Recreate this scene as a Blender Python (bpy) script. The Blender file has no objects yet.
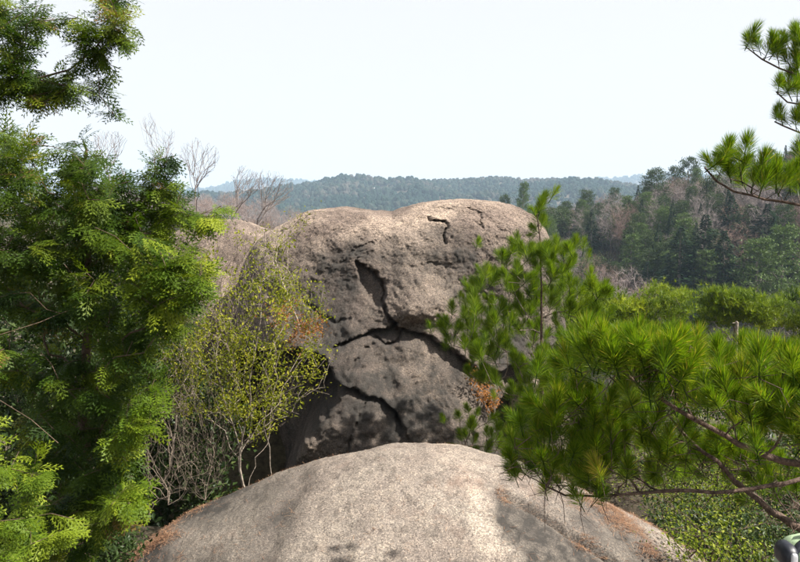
import bpy, math, random
import numpy as np
from mathutils import Matrix, Vector

random.seed(7)
RNG = np.random.default_rng(11)
scene = bpy.context.scene
COL = scene.collection

# ------------------------------------------------------------------ camera, sky, sun, exposure
F = 693.0                      # focal length in photo pixels (800 wide)
PITCH = math.atan(76.0 / F)
cam_data = bpy.data.cameras.new('camera')
cam_data.lens = 36.0 * F / 800.0
cam_data.sensor_width = 36.0
cam_data.clip_start = 0.05
cam_data.clip_end = 20000
cam = bpy.data.objects.new('camera', cam_data)
cam.rotation_euler = (math.pi / 2 - PITCH, 0, 0)
COL.objects.link(cam)
scene.camera = cam

SUN_EL = math.radians(50)
SUN_AZ = math.radians(103)      # clockwise from +Y (view direction); 90 = from the right
world = bpy.data.worlds.new('World')
scene.world = world
world.use_nodes = True
wn = world.node_tree.nodes; wl = world.node_tree.links
wn.clear()
sky = wn.new('ShaderNodeTexSky'); sky.sky_type = 'NISHITA'; sky.sun_disc = False
sky.sun_elevation = SUN_EL; sky.sun_rotation = SUN_AZ
sky.air_density = 1.0; sky.dust_density = 4.0; sky.ozone_density = 1.0
veil = wn.new('ShaderNodeMixRGB'); veil.inputs['Fac'].default_value = 0.80
veil.inputs['Color2'].default_value = (6.95, 6.85, 6.92, 1)      # thin white high cloud over the whole sky
bg = wn.new('ShaderNodeBackground'); bg.inputs['Strength'].default_value = 0.0635
wo = wn.new('ShaderNodeOutputWorld')
wl.new(sky.outputs[0], veil.inputs['Color1']); wl.new(veil.outputs[0], bg.inputs['Color']); wl.new(bg.outputs[0], wo.inputs['Surface'])

sun_data = bpy.data.lights.new('sun', 'SUN')
sun_data.energy = 5.0; sun_data.angle = math.radians(0.6); sun_data.color = (1.0, 0.95, 0.87)
sun = bpy.data.objects.new('sun', sun_data)
sd = Vector((math.sin(SUN_AZ) * math.cos(SUN_EL), math.cos(SUN_AZ) * math.cos(SUN_EL), math.sin(SUN_EL)))
sun.rotation_euler = sd.to_track_quat('Z', 'Y').to_euler()
sun.location = (20, 5, 40)
COL.objects.link(sun)
scene.view_settings.view_transform = 'Standard'
scene.view_settings.look = 'None'
scene.view_settings.exposure = 1.3
scene.view_settings.gamma = 1.0
scene.render.engine = 'CYCLES'
scene.cycles.volume_bounces = 1
scene.cycles.max_bounces = 6
scene.cycles.transparent_max_bounces = 8

# ------------------------------------------------------------------ helpers
def P(px, py, Y):
    """point seen at photo pixel (px, py), Y metres ahead"""
    u = (px - 400) / F; v = (281 - py) / F
    c, s = math.cos(PITCH), math.sin(PITCH)
    k = Y / (c + s * v)
    return np.array([u * k, Y, (-s + c * v) * k])

def to_px(p):
    c, s = math.cos(PITCH), math.sin(PITCH)
    fwd = p[:, 1] * c - p[:, 2] * s
    up = p[:, 1] * s + p[:, 2] * c
    return 400 + F * p[:, 0] / fwd, 281 - F * up / fwd

_T = np.random.default_rng(3).random((64, 64, 64)).astype(np.float32)
def vnoise(p):
    i = np.floor(p).astype(np.int64); f = p - i
    f = f * f * f * (f * (f * 6 - 15) + 10)
    x0, y0, z0 = (i & 63).T; x1, y1, z1 = ((i + 1) & 63).T
    fx, fy, fz = f.T
    a = _T[x0, y0, z0] * (1 - fx) + _T[x1, y0, z0] * fx
    b = _T[x0, y1, z0] * (1 - fx) + _T[x1, y1, z0] * fx
    c = _T[x0, y0, z1] * (1 - fx) + _T[x1, y0, z1] * fx
    d = _T[x0, y1, z1] * (1 - fx) + _T[x1, y1, z1] * fx
    return ((a * (1 - fy) + b * fy) * (1 - fz) + (c * (1 - fy) + d * fy) * fz) * 2 - 1
_ROT = np.array(Matrix.Rotation(0.83, 3, 'X') @ Matrix.Rotation(0.61, 3, 'Z') @ Matrix.Rotation(1.17, 3, 'Y'))
def fbm(p, scale, octaves=4, rough=0.5, ridged=False):
    shp = p.shape[:-1]; p = p.reshape(-1, 3)
    q = (p * scale) @ _ROT; a = 1.0; s = 0.0; n = 0.0
    for o in range(octaves):
        v = vnoise(q + o * 17.31)
        if ridged: v = 1 - 2 * np.abs(v)
        s = s + a * v; n += a; a *= rough; q = (q @ _ROT) * 2.03
    return (s / n).reshape(shp)
def sstep(a, b, x):
    t = np.clip((x - a) / (b - a), 0, 1); return t * t * (3 - 2 * t)
def unit(v):
    v = np.asarray(v, float); return v / (np.linalg.norm(v, axis=-1, keepdims=True) + 1e-12)

def poly_sd(px, py, poly):
    """signed distance to a closed polygon, negative inside"""
    poly = np.asarray(poly, float); d = np.full(px.shape, 1e9); inside = np.zeros(px.shape, bool)
    n = len(poly)
    for i in range(n):
        a = poly[i]; b = poly[(i + 1) % n]; e = b - a
        wx, wy = px - a[0], py - a[1]
        t = np.clip((wx * e[0] + wy * e[1]) / (e @ e), 0, 1)
        d = np.minimum(d, np.hypot(wx - e[0] * t, wy - e[1] * t))
        cross = ((a[1] > py) != (b[1] > py)) & (px < (b[0] - a[0]) * (py - a[1]) / (b[1] - a[1] + 1e-12) + a[0])
        inside ^= cross
    return np.where(inside, -d, d)
def line_d(px, py, pts):
    pts = np.asarray(pts, float); d = np.full(px.shape, 1e9)
    for a, b in zip(pts[:-1], pts[1:]):
        e = b - a; wx, wy = px - a[0], py - a[1]
        t = np.clip((wx * e[0] + wy * e[1]) / (e @ e), 0, 1)
        d = np.minimum(d, np.hypot(wx - e[0] * t, wy - e[1] * t))
    return d
def sample_poly(poly, n, rng=RNG):
    poly = np.asarray(poly, float); out = []
    lo, hi = poly.min(0), poly.max(0)
    while len(out) < n:
        c = lo + rng.random((n * 3, 2)) * (hi - lo)
        out += list(c[poly_sd(c[:, 0], c[:, 1], poly) < 0])
    return np.array(out[:n])

class Geo:
    def __init__(s): s.V = []; s.Q = []; s.T = []; s.A = []; s.n = 0
    def add(s, V, Fc, tint=0.5):
        V = np.asarray(V, np.float64).reshape(-1, 3); Fc = np.asarray(Fc, np.int64)
        s.V.append(V); s.A.append(np.broadcast_to(np.asarray(tint, np.float32), (len(V),)))
        (s.Q if Fc.shape[1] == 4 else s.T).append(Fc + s.n); s.n += len(V)
    def inst(s, TV, TF, M, pos, tint):
        """TV template verts, M (k,3,3) matrices (columns = axes, scaled), pos (k,3), tint (k,)"""
        k = len(pos); n = len(TV)
        V = np.einsum('kij,nj->kni', M, TV) + pos[:, None, :]
        Fc = (TF[None] + (np.arange(k) * n)[:, None, None]).reshape(-1, TF.shape[1])
        s.add(V.reshape(-1, 3), Fc, np.repeat(np.asarray(tint, np.float32), n))
    def mesh(s, name, mat, origin=(0, 0, 0), smooth=False):
        me = bpy.data.meshes.new(name)
        V = np.concatenate(s.V) - np.asarray(origin, float)
        A = np.concatenate(s.A)
        Q = np.concatenate(s.Q) if s.Q else np.zeros((0, 4), np.int64)
        T = np.concatenate(s.T) if s.T else np.zeros((0, 3), np.int64)
        me.vertices.add(len(V)); me.vertices.foreach_set('co', V.astype(np.float32).ravel())
        li = np.concatenate([Q.ravel(), T.ravel()]).astype(np.int32)
        me.loops.add(len(li)); me.loops.foreach_set('vertex_index', li)
        st = np.concatenate([np.arange(len(Q)) * 4, len(Q) * 4 + np.arange(len(T)) * 3]).astype(np.int32)
        me.polygons.add(len(st)); me.polygons.foreach_set('loop_start', st)
        at = me.attributes.new('tint', 'FLOAT', 'POINT'); at.data.foreach_set('value', A.astype(np.float32))
        me.update(calc_edges=True)
        me.polygons.foreach_set('use_smooth', np.full(len(st), smooth, bool))
        me.materials.append(mat)
        return me

def tag(o, label=None, cat=None, group=None, kind=None):
    for k, v in (('label', label), ('category', cat), ('group', group), ('kind', kind)):
        if v: o[k] = v
    return o
def empty(name, loc, label, cat, group=None):
    o = bpy.data.objects.new(name, None); o.location = [float(v) for v in loc]; o.empty_display_size = 0.2
    COL.objects.link(o); return tag(o, label, cat, group)
def link(name, me, parent=None, kind=None, loc=None):
    o = bpy.data.objects.new(name, me); COL.objects.link(o)
    if parent: o.parent = parent
    if loc is not None: o.location = [float(v) for v in loc]
    if kind: o['kind'] = kind
    return o
def part(name, geo, mat, parent, kind=None, smooth=False, origin=None):
    org = np.array(parent.location) if origin is None else origin
    return link(name, geo.mesh(name, mat, org, smooth), parent, kind)

# ---- branching skeletons
def grow(trunk, targets, seg=0.12, bf=0.35, bend=0.25, wob=0.10, up=0.0, rng=RNG, order=None):
    """trunk: list of polylines (each starts on an earlier node or alone); targets joined one by one. returns nodes, parents"""
    N = []; Pa = []; L = []
    for pl in trunk:
        pl = [np.asarray(p, float) for p in pl]
        if N:
            d = np.linalg.norm(np.array(N) - pl[0], axis=1); prev = int(d.argmin())
            if d[prev] > 0.02: pass
        else:
            N.append(pl[0]); Pa.append(-1); L.append(0.0); prev = 0
        cur = pl[0]
        for q in pl[1:]:
            n = max(1, int(np.linalg.norm(q - cur) / seg))
            for k in range(1, n + 1):
                p = cur + (q - cur) * k / n + rng.normal(0, seg * wob * 0.6, 3)
                N.append(p); Pa.append(prev); L.append(L[prev] + np.linalg.norm(p - N[prev])); prev = len(N) - 1
            cur = q
    targets = np.asarray(targets, float).reshape(-1, 3)
    base = N[0]
    if order is None: order = np.argsort(np.linalg.norm(targets - base, axis=1))
    cap = len(N) + 40 * len(targets) + 10
    A = np.zeros((cap, 3)); A[:len(N)] = N; LL = np.zeros(cap); LL[:len(N)] = L; cnt = len(N)
    tips = []
    for ti in order:
        t = targets[ti]
        d = np.linalg.norm(A[:cnt] - t, axis=1)
        j = int((d + bf * LL[:cnt]).argmin())
        st = A[j]; D = d[j]; n = min(39, max(1, int(round(D / seg))))
        pp = Pa[j]
        pd = unit(st - A[pp]) if pp >= 0 else unit(t - st)
        c = st + pd * D * bend + np.array([0, 0, up]) * D
        prev = j
        for k in range(1, n + 1):
            s = k / n
            q = (1 - s) ** 2 * st + 2 * s * (1 - s) * (c + (t - st) * 0.35) + s * s * t
            if k < n: q = q + rng.normal(0, seg * wob, 3)
            A[cnt] = q; LL[cnt] = LL[prev] + np.linalg.norm(q - A[prev]); Pa.append(prev); prev = cnt; cnt += 1
        tips.append(prev)
    return A[:cnt].copy(), np.array(Pa), tips
def radii(Nn, Pa, r0, ex=2.4, rmax=None):
    acc = np.zeros(len(Nn)); has = np.zeros(len(Nn), bool)
    for i in range(len(Nn) - 1, -1, -1):
        if not has[i]: acc[i] = r0 ** ex
        if Pa[i] >= 0: acc[Pa[i]] += acc[i]; has[Pa[i]] = True
    r = acc ** (1 / ex)
    return np.minimum(r, rmax) if rmax else r
def tubes(geo, Nn, Pa, R, sides=5, tint=0.5, keep=None):
    n = len(Nn); main = np.full(n, -1)
    for i in range(n):
        p = Pa[i]
        if p >= 0 and (main[p] < 0 or R[i] > R[main[p]]): main[p] = i
    idx = np.arange(n); hasp = Pa >= 0
    din = np.zeros((n, 3)); din[hasp] = unit(Nn[hasp] - Nn[Pa[hasp]])
    dout = din.copy(); hm = main >= 0; dout[hm] = unit(Nn[main[hm]] - Nn[hm])
    tan = unit(din + dout + 1e-6)
    C = [Nn]; TT = [tan]; RR = [R]
    side = np.array([i for i in range(n) if Pa[i] >= 0 and main[Pa[i]] != i], int)
    start = np.where(hasp, Pa, 0)
    if len(side):
        C.append(Nn[Pa[side]]); TT.append(din[side]); RR.append(R[side] * 1.15)
        start[side] = n + np.arange(len(side))
    C = np.concatenate(C); TT = np.concatenate(TT); RR = np.concatenate(RR)
    ref = np.array([0.37, 0.78, 0.21])
    u = unit(np.cross(TT, ref)); w = np.cross(TT, u)
    a = np.arange(sides) * 2 * math.pi / sides
    ring = C[:, None] + RR[:, None, None] * (np.cos(a)[None, :, None] * u[:, None] + np.sin(a)[None, :, None] * w[:, None])
    e = idx[hasp] if keep is None else np.array([i for i in idx[hasp] if keep[i]], int)
    if not len(e): return
    k = np.arange(sides); k2 = (k + 1) % sides
    q = np.stack([start[e][:, None] * sides + k, start[e][:, None] * sides + k2, e[:, None] * sides + k2, e[:, None] * sides + k], -1)
    geo.add(ring.reshape(-1, 3), q.reshape(-1, 4), tint)
def frames(X, Z, scale):
    """matrices with local x along X, local z near Z"""
    X = unit(X); Yv = unit(np.cross(Z, X)); Zv = np.cross(X, Yv)
    return np.stack([X, Yv, Zv], -1) * np.asarray(scale).reshape(-1, 1, 1)

# ------------------------------------------------------------------ materials
def new_mat(name):
    m = bpy.data.materials.new(name); m.use_nodes = True
    nt = m.node_tree; nt.nodes.clear()
    out = nt.nodes.new('ShaderNodeOutputMaterial')
    return m, nt, out
def ramp(nt, stops, interp='LINEAR'):
    r = nt.nodes.new('ShaderNodeValToRGB'); r.color_ramp.interpolation = interp
    while len(r.color_ramp.elements) > 1: r.color_ramp.elements.remove(r.color_ramp.elements[-1])
    r.color_ramp.elements[0].position = stops[0][0]; r.color_ramp.elements[0].color = (*stops[0][1], 1)
    for p, c in stops[1:]:
        e = r.color_ramp.elements.new(p); e.color = (*c, 1)
    return r
def noise(nt, scale, detail=6, rough=0.6, coord=None):
    n = nt.nodes.new('ShaderNodeTexNoise'); n.inputs['Scale'].default_value = scale
    n.inputs['Detail'].default_value = detail; n.inputs['Roughness'].default_value = rough
    if coord: nt.links.new(coord, n.inputs['Vector'])
    return n
def mixc(nt, mode, fac, a, b):
    m = nt.nodes.new('ShaderNodeMixRGB'); m.blend_type = mode
    for k, v in (('Fac', fac), ('Color1', a), ('Color2', b)):
        if hasattr(v, 'links'): nt.links.new(v, m.inputs[k])
        elif k == 'Fac': m.inputs[k].default_value = v
        else: m.inputs[k].default_value = (*v, 1)
    return m.outputs[0]

def leaf_mat(name, stops, trans=0.35, rough=0.5, spec=0.3):
    m, nt, out = new_mat(name)
    at = nt.nodes.new('ShaderNodeAttribute'); at.attribute_name = 'tint'
    r = ramp(nt, stops); nt.links.new(at.outputs['Fac'], r.inputs[0])
    b = nt.nodes.new('ShaderNodeBsdfPrincipled'); b.inputs['Roughness'].default_value = rough
    b.inputs['Specular IOR Level'].default_value = spec * 0.45
    nt.links.new(r.outputs[0], b.inputs['Base Color'])
    if trans:
        t = nt.nodes.new('ShaderNodeBsdfTranslucent')
        c = mixc(nt, 'MULTIPLY', 1.0, r.outputs[0], (1.15, 1.30, 0.45))
        nt.links.new(c, t.inputs['Color'])
        mx = nt.nodes.new('ShaderNodeMixShader'); mx.inputs[0].default_value = trans
        nt.links.new(b.outputs[0], mx.inputs[1]); nt.links.new(t.outputs[0], mx.inputs[2])
        nt.links.new(mx.outputs[0], out.inputs['Surface'])
    else: nt.links.new(b.outputs[0], out.inputs['Surface'])
    return m
def bark_mat(name, c1, c2, scale=30, bump=0.02):
    m, nt, out = new_mat(name)
    g = nt.nodes.new('ShaderNodeNewGeometry')
    n = noise(nt, scale, 5, 0.65, g.outputs['Position'])
    r = ramp(nt, [(0.32, c1), (0.68, c2)]); nt.links.new(n.outputs[0], r.inputs[0])
    b = nt.nodes.new('ShaderNodeBsdfPrincipled'); b.inputs['Roughness'].default_value = 0.9
    b.inputs['Specular IOR Level'].default_value = 0.15
    nt.links.new(r.outputs[0], b.inputs['Base Color'])
    bp = nt.nodes.new('ShaderNodeBump'); bp.inputs['Distance'].default_value = bump; bp.inputs['Strength'].default_value = 0.8
    nt.links.new(n.outputs[0], bp.inputs['Height']); nt.links.new(bp.outputs[0], b.inputs['Normal'])
    nt.links.new(b.outputs[0], out.inputs['Surface'])
    return m
def rock_mat(name, light, mid, dark, stain_shade=(0.05, 0.045, 0.04), big=0.9, spk=0.5, blotch=(0.42, 0.60), grain=1.0, bumps=(0.05, 0.02, 0.006)):
    m, nt, out = new_mat(name)
    g = nt.nodes.new('ShaderNodeNewGeometry'); pos = g.outputs['Position']
    n1 = noise(nt, big, 8, 0.62, pos); n2 = noise(nt, big * 7, 8, 0.7, pos)
    n3 = noise(nt, 45 * grain, 4, 0.75, pos); n4 = noise(nt, 140 * grain, 3, 0.7, pos)
    r1 = ramp(nt, [(blotch[0], mid), (blotch[1], light)]); nt.links.new(n1.outputs[0], r1.inputs[0])
    r2 = ramp(nt, [(0.36, (0.45, 0.43, 0.42)), (0.50, (0.95, 0.93, 0.92)), (0.66, (1.12, 1.08, 1.02))]); nt.links.new(n2.outputs[0], r2.inputs[0])
    c = mixc(nt, 'MULTIPLY', 0.65, r1.outputs[0], r2.outputs[0])
    r3 = ramp(nt, [(0.36, (0.30, 0.28, 0.27)), (0.50, (1, 1, 1)), (0.62, (1.3, 1.26, 1.2))]); nt.links.new(n3.outputs[0], r3.inputs[0])
    c = mixc(nt, 'MULTIPLY', spk, c, r3.outputs[0])
    r4 = ramp(nt, [(0.38, (0.45, 0.42, 0.42)), (0.5, (1, 1, 1)), (0.66, (1.35, 1.3, 1.25))]); nt.links.new(n4.outputs[0], r4.inputs[0])
    c = mixc(nt, 'MULTIPLY', spk, c, r4.outputs[0])
    vo = nt.nodes.new('ShaderNodeTexVoronoi'); vo.inputs['Scale'].default_value = 75 * grain; nt.links.new(pos, vo.inputs['Vector'])
    sp = nt.nodes.new('ShaderNodeSeparateColor'); nt.links.new(vo.outputs['Color'], sp.inputs[0])
    rv = ramp(nt, [(0.0, (0.42, 0.40, 0.40)), (0.18, (0.75, 0.74, 0.74)), (0.6, (1.0, 1.0, 1.0)), (0.85, (1.3, 1.28, 1.22)), (1.0, (1.75, 1.7, 1.6))]); nt.links.new(sp.outputs[0], rv.inputs[0])
    c = mixc(nt, 'MULTIPLY', 0.8, c, rv.outputs[0])
    # reddish mineral patches
    n5 = noise(nt, 3.1, 6, 0.65, pos)
    r5 = ramp(nt, [(0.55, (0, 0, 0)), (0.72, (0.5, 0.5, 0.5))]); nt.links.new(n5.outputs[0], r5.inputs[0])
    c = mixc(nt, 'MIX', r5.outputs[0], c, dark)
    # stains and painted flank shade: the tint attribute goes from 0.5 (plain) to 1 (darkest) and down to 0 (palest)
    at = nt.nodes.new('ShaderNodeAttribute'); at.attribute_name = 'tint'
    mr = nt.nodes.new('ShaderNodeMapRange'); mr.inputs[1].default_value = 0.5; mr.inputs[2].default_value = 1.0
    nt.links.new(at.outputs['Fac'], mr.inputs[0])
    r6 = ramp(nt, [(0.34, (0.45, 0.45, 0.45)), (0.52, (1, 1, 1))]); nt.links.new(n2.outputs[0], r6.inputs[0])
    sm = mixc(nt, 'MULTIPLY', 1.0, mr.outputs[0], r6.outputs[0])
    c = mixc(nt, 'MIX', sm, c, stain_shade)
    mr2 = nt.nodes.new('ShaderNodeMapRange'); mr2.inputs[1].default_value = 0.5; mr2.inputs[2].default_value = 0.0
    nt.links.new(at.outputs['Fac'], mr2.inputs[0])
    bl = mixc(nt, 'MULTIPLY', 1.0, c, (1.75, 1.72, 1.66))
    c = mixc(nt, 'MIX', mr2.outputs[0], c, bl)
    b = nt.nodes.new('ShaderNodeBsdfPrincipled'); b.inputs['Roughness'].default_value = 0.92; b.inputs['Specular IOR Level'].default_value = 0.2
    nt.links.new(c, b.inputs['Base Color'])
    nrm = None
    for nn, dist in ((n2, bumps[0]), (n3, bumps[1]), (n4, bumps[2])):
        bp = nt.nodes.new('ShaderNodeBump'); bp.inputs['Distance'].default_value = dist; bp.inputs['Strength'].default_value = 0.9
        nt.links.new(nn.outputs[0], bp.inputs['Height'])
        if nrm: nt.links.new(nrm, bp.inputs['Normal'])
        nrm = bp.outputs[0]
    nt.links.new(nrm, b.inputs['Normal'])
    nt.links.new(b.outputs[0], out.inputs['Surface'])
    return m
def plain_mat(name, col, rough=0.7, nscale=0, namp=0.3, bump=0.0):
    m, nt, out = new_mat(name)
    b = nt.nodes.new('ShaderNodeBsdfPrincipled'); b.inputs['Roughness'].default_value = rough
    g = nt.nodes.new('ShaderNodeNewGeometry')
    n = noise(nt, nscale or 20, 5, 0.6, g.outputs['Position'])
    r = ramp(nt, [(0.3, tuple(v * (1 - namp) for v in col)), (0.7, tuple(min(1, v * (1 + namp)) for v in col))])
    nt.links.new(n.outputs[0], r.inputs[0]); nt.links.new(r.outputs[0], b.inputs['Base Color'])
    if bump:
        bp = nt.nodes.new('ShaderNodeBump'); bp.inputs['Distance'].default_value = bump
        nt.links.new(n.outputs[0], bp.inputs['Height']); nt.links.new(bp.outputs[0], b.inputs['Normal'])
    nt.links.new(b.outputs[0], out.inputs['Surface'])
    return m

M_rock_far = rock_mat('granite_weathered', (0.325, 0.270, 0.226), (0.165, 0.134, 0.117), (0.068, 0.053, 0.047), big=0.75, spk=0.8)
M_rock_near = rock_mat('granite_pale', (0.30, 0.268, 0.232), (0.215, 0.186, 0.164), (0.19, 0.130, 0.100), big=1.1, spk=0.55, grain=1.5, bumps=(0.02, 0.009, 0.004))
M_pine_needle = leaf_mat('pine_needles', [(0, (0.020, 0.050, 0.005)), (0.45, (0.095, 0.165, 0.008)), (0.8, (0.22, 0.28, 0.014)), (1, (0.42, 0.32, 0.06))], 0.45, 0.42, 0.4)
M_young_needle = leaf_mat('young_pine_needles', [(0, (0.02, 0.050, 0.007)), (0.5, (0.11, 0.175, 0.013)), (1, (0.26, 0.31, 0.02))], 0.45, 0.45, 0.4)
M_cypress = leaf_mat('cypress_foliage', [(0, (0.010, 0.026, 0.004)), (0.45, (0.040, 0.075, 0.006)), (0.8, (0.105, 0.145, 0.010)), (0.95, (0.19, 0.215, 0.015)), (1, (0.17, 0.105, 0.04))], 0.35, 0.5, 0.3)
M_cypress_bright = leaf_mat('cypress_lit_foliage', [(0, (0.035, 0.075, 0.006)), (0.5, (0.10, 0.155, 0.010)), (1, (0.23, 0.27, 0.02))], 0.35, 0.5, 0.3)  # lit copy of the cypress green, sunlight put into the colour
M_shrub_leaf = leaf_mat('spring_leaves', [(0, (0.07, 0.085, 0.008)), (0.5, (0.165, 0.18, 0.012)), (1, (0.32, 0.30, 0.03))], 0.4, 0.5, 0.3)
M_russet_leaf = leaf_mat('russet_leaves', [(0, (0.15, 0.065, 0.025)), (1, (0.34, 0.15, 0.05))], 0.35, 0.6, 0.2)
M_under_leaf = leaf_mat('understory_leaves', [(0, (0.03, 0.055, 0.006)), (0.5, (0.12, 0.16, 0.012)), (1, (0.36, 0.38, 0.06))], 0.45, 0.45, 0.4)
M_dark_bark = bark_mat('pine_bark', (0.035, 0.024, 0.020), (0.16, 0.11, 0.085), 40, 0.012)
M_cyp_bark = bark_mat('cypress_bark', (0.05, 0.032, 0.022), (0.15, 0.105, 0.075), 35, 0.01)
M_grey_twig = bark_mat('grey_twigs', (0.065, 0.05, 0.038), (0.21, 0.168, 0.13), 30, 0.004)
M_shrub_bark = bark_mat('shrub_bark', (0.09, 0.07, 0.055), (0.32, 0.27, 0.22), 22, 0.006)

# ------------------------------------------------------------------ terrain
def az_of(px): return math.atan((px - 400) / F)
def tab(pairs): 
    a = np.array([az_of(p) for p, _ in pairs]); h = np.array([(205.0 - y) / F for _, y in pairs]); return a, h
MID = tab([(-300, 225), (100, 212), (200, 220), (270, 226), (320, 246), (420, 250), (480, 240), (560, 232), (620, 222), (700, 206), (800, 188), (900, 172), (1300, 150)])
FAR = tab([(-300, 210), (100, 208), (180, 203), (225, 199), (300, 192), (340, 186), (370, 184), (430, 184), (500, 182), (560, 185), (600, 185), (640, 188), (700, 191), (800, 195), (1300, 190)])
FAR2 = tab([(-300, 185), (100, 192), (205, 194), (235, 187), (262, 184), (320, 186), (380, 190), (500, 190), (620, 183), (650, 181), (800, 185), (1300, 180)])
def H(x, y):
    x = np.asarray(x, float); y = np.asarray(y, float)
    r = np.hypot(x, y); az = np.arctan2(x, y)
    p = np.stack([x, y, np.zeros_like(x)], -1)
    near = -3.3 - 2.4 * sstep(2.2, 6.5, x) * sstep(-2, 3, y) - 0.5 * sstep(-3, -9, x)
    near = near - 4.5 * sstep(14, 24, r) + 0.9 * np.exp(-((x - 0.3) ** 2 + (y + 0.5) ** 2) / 5.0)
    near = near - 2.4 * np.exp(-((x + 2.2) / 1.9) ** 4 - ((y - 9.4) / 1.7) ** 4) - 1.2 * np.exp(-((x - 1.5) / 1.6) ** 4 - ((y - 8.4) / 1.0) ** 4)
    near = near + 0.10 * fbm(p, 0.9, 3)
    valley = -23.0 + 1.5 * fbm(p, 0.05, 2)
    z = near + (valley - near) * sstep(20, 62, r)
    cm = np.interp(az, *MID) * 172
    mid = valley + (cm - valley) * sstep(78, 172, r) ** 0.9 
    z = np.where(r > 78, mid, z)
    deep = -45.0
    z = np.where(r > 172, cm + (deep - cm) * sstep(172, 420, r), z)
    cf = np.interp(az, *FAR) * 1200 + 9 * fbm(np.stack([az * 9, az * 0, az * 0 + 4.4], -1), 1.0, 3)
    rid = fbm(p, 0.006, 4, 0.5, True)
    f1 = deep + (cf - deep) * sstep(520, 1200, r) + rid * 16 * sstep(560, 800, r) * (1 - sstep(1050, 1190, r))
    z = np.where(r > 520, f1, z)
    z = np.where(r > 1200, cf + (deep - cf) * sstep(1200, 1900, r), z)
    c2 = np.interp(az, *FAR2) * 3000
    z = np.where(r > 1900, deep + (c2 - deep) * sstep(1900, 3000, r), z)
    z = np.where(r > 3000, c2 + (deep - c2) * sstep(3000, 4300, r), z)
    return z
def build_terrain():
    rr = np.concatenate([[0.0], np.geomspace(0.5, 30, 70), np.geomspace(31, 180, 70), np.geomspace(186, 1180, 50), np.linspace(1190, 1260, 6), np.geomspace(1300, 3250, 30)])
    fine = np.linspace(-0.75, 0.75, 240); coarse = np.linspace(0.75, 2 * math.pi - 0.75, 82)[1:-1]
    aa = np.concatenate([fine, coarse]); na = len(aa); nr = len(rr)
    R, A = np.meshgrid(rr, aa, indexing='ij')
    X = R * np.sin(A); Y = R * np.cos(A); Z = H(X, Y)
    V = np.stack([X, Y, Z], -1).reshape(-1, 3)
    i = np.arange(nr - 1)[:, None]; j = np.arange(na)[None]; j2 = (j + 1) % na
    q = np.stack([i * na + j, i * na + j2, (i + 1) * na + j2, (i + 1) * na + j], -1).reshape(-1, 4)
    g = Geo(); g.add(V, q[:, ::-1])
    m, nt, out = new_mat('forest_floor')
    ge = nt.nodes.new('ShaderNodeNewGeometry')
    n1 = noise(nt, 0.35, 6, 0.6, ge.outputs['Position']); n2 = noise(nt, 9, 6, 0.7, ge.outputs['Position'])
    r1 = ramp(nt, [(0.4, (0.055, 0.045, 0.032)), (0.6, (0.085, 0.075, 0.045))]); nt.links.new(n1.outputs[0], r1.inputs[0])
    r2 = ramp(nt, [(0.35, (0.4, 0.35, 0.3)), (0.65, (1.3, 1.2, 1.1))]); nt.links.new(n2.outputs[0], r2.inputs[0])
    c = mixc(nt, 'MULTIPLY', 1.0, r1.outputs[0], r2.outputs[0])
    b = nt.nodes.new('ShaderNodeBsdfPrincipled'); b.inputs['Roughness'].default_value = 1.0
    nt.links.new(c, b.inputs['Base Color'])
    bp = nt.nodes.new('ShaderNodeBump'); bp.inputs['Distance'].default_value = 0.06
    nt.links.new(n2.outputs[0], bp.inputs['Height']); nt.links.new(bp.outputs[0], b.inputs['Normal'])
    nt.links.new(b.outputs[0], out.inputs['Surface'])
    o = link('ground', g.mesh('ground', m, smooth=True)); o['kind'] = 'structure'
    return o
build_terrain()

# ------------------------------------------------------------------ haze
def build_haze():
    g = Geo()
    x0, x1, y0, y1, z0, z1 = -3350, 3350, -3350, 3350, -60, 150
    V = [(x, y, z) for z in (z0, z1) for y in (y0, y1) for x in (x0, x1)]
    q = [(0, 2, 3, 1), (4, 5, 7, 6), (0, 1, 5, 4), (2, 6, 7, 3), (0, 4, 6, 2), (1, 3, 7, 5)]
    g.add(V, q)
    m, nt, out = new_mat('haze_air')
    v = nt.nodes.new('ShaderNodeVolumePrincipled')
    v.inputs['Color'].default_value = (0.60, 0.79, 1.0, 1); v.inputs['Density'].default_value = 0.00026
    v.inputs['Anisotropy'].default_value = 0.0
    nt.links.new(v.outputs[0], out.inputs['Volume'])
    o = link('haze', g.mesh('haze', m)); o['kind'] = 'stuff'
    o['label'] = 'thin pale blue haze over the valley and far ridges'
build_haze()

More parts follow.
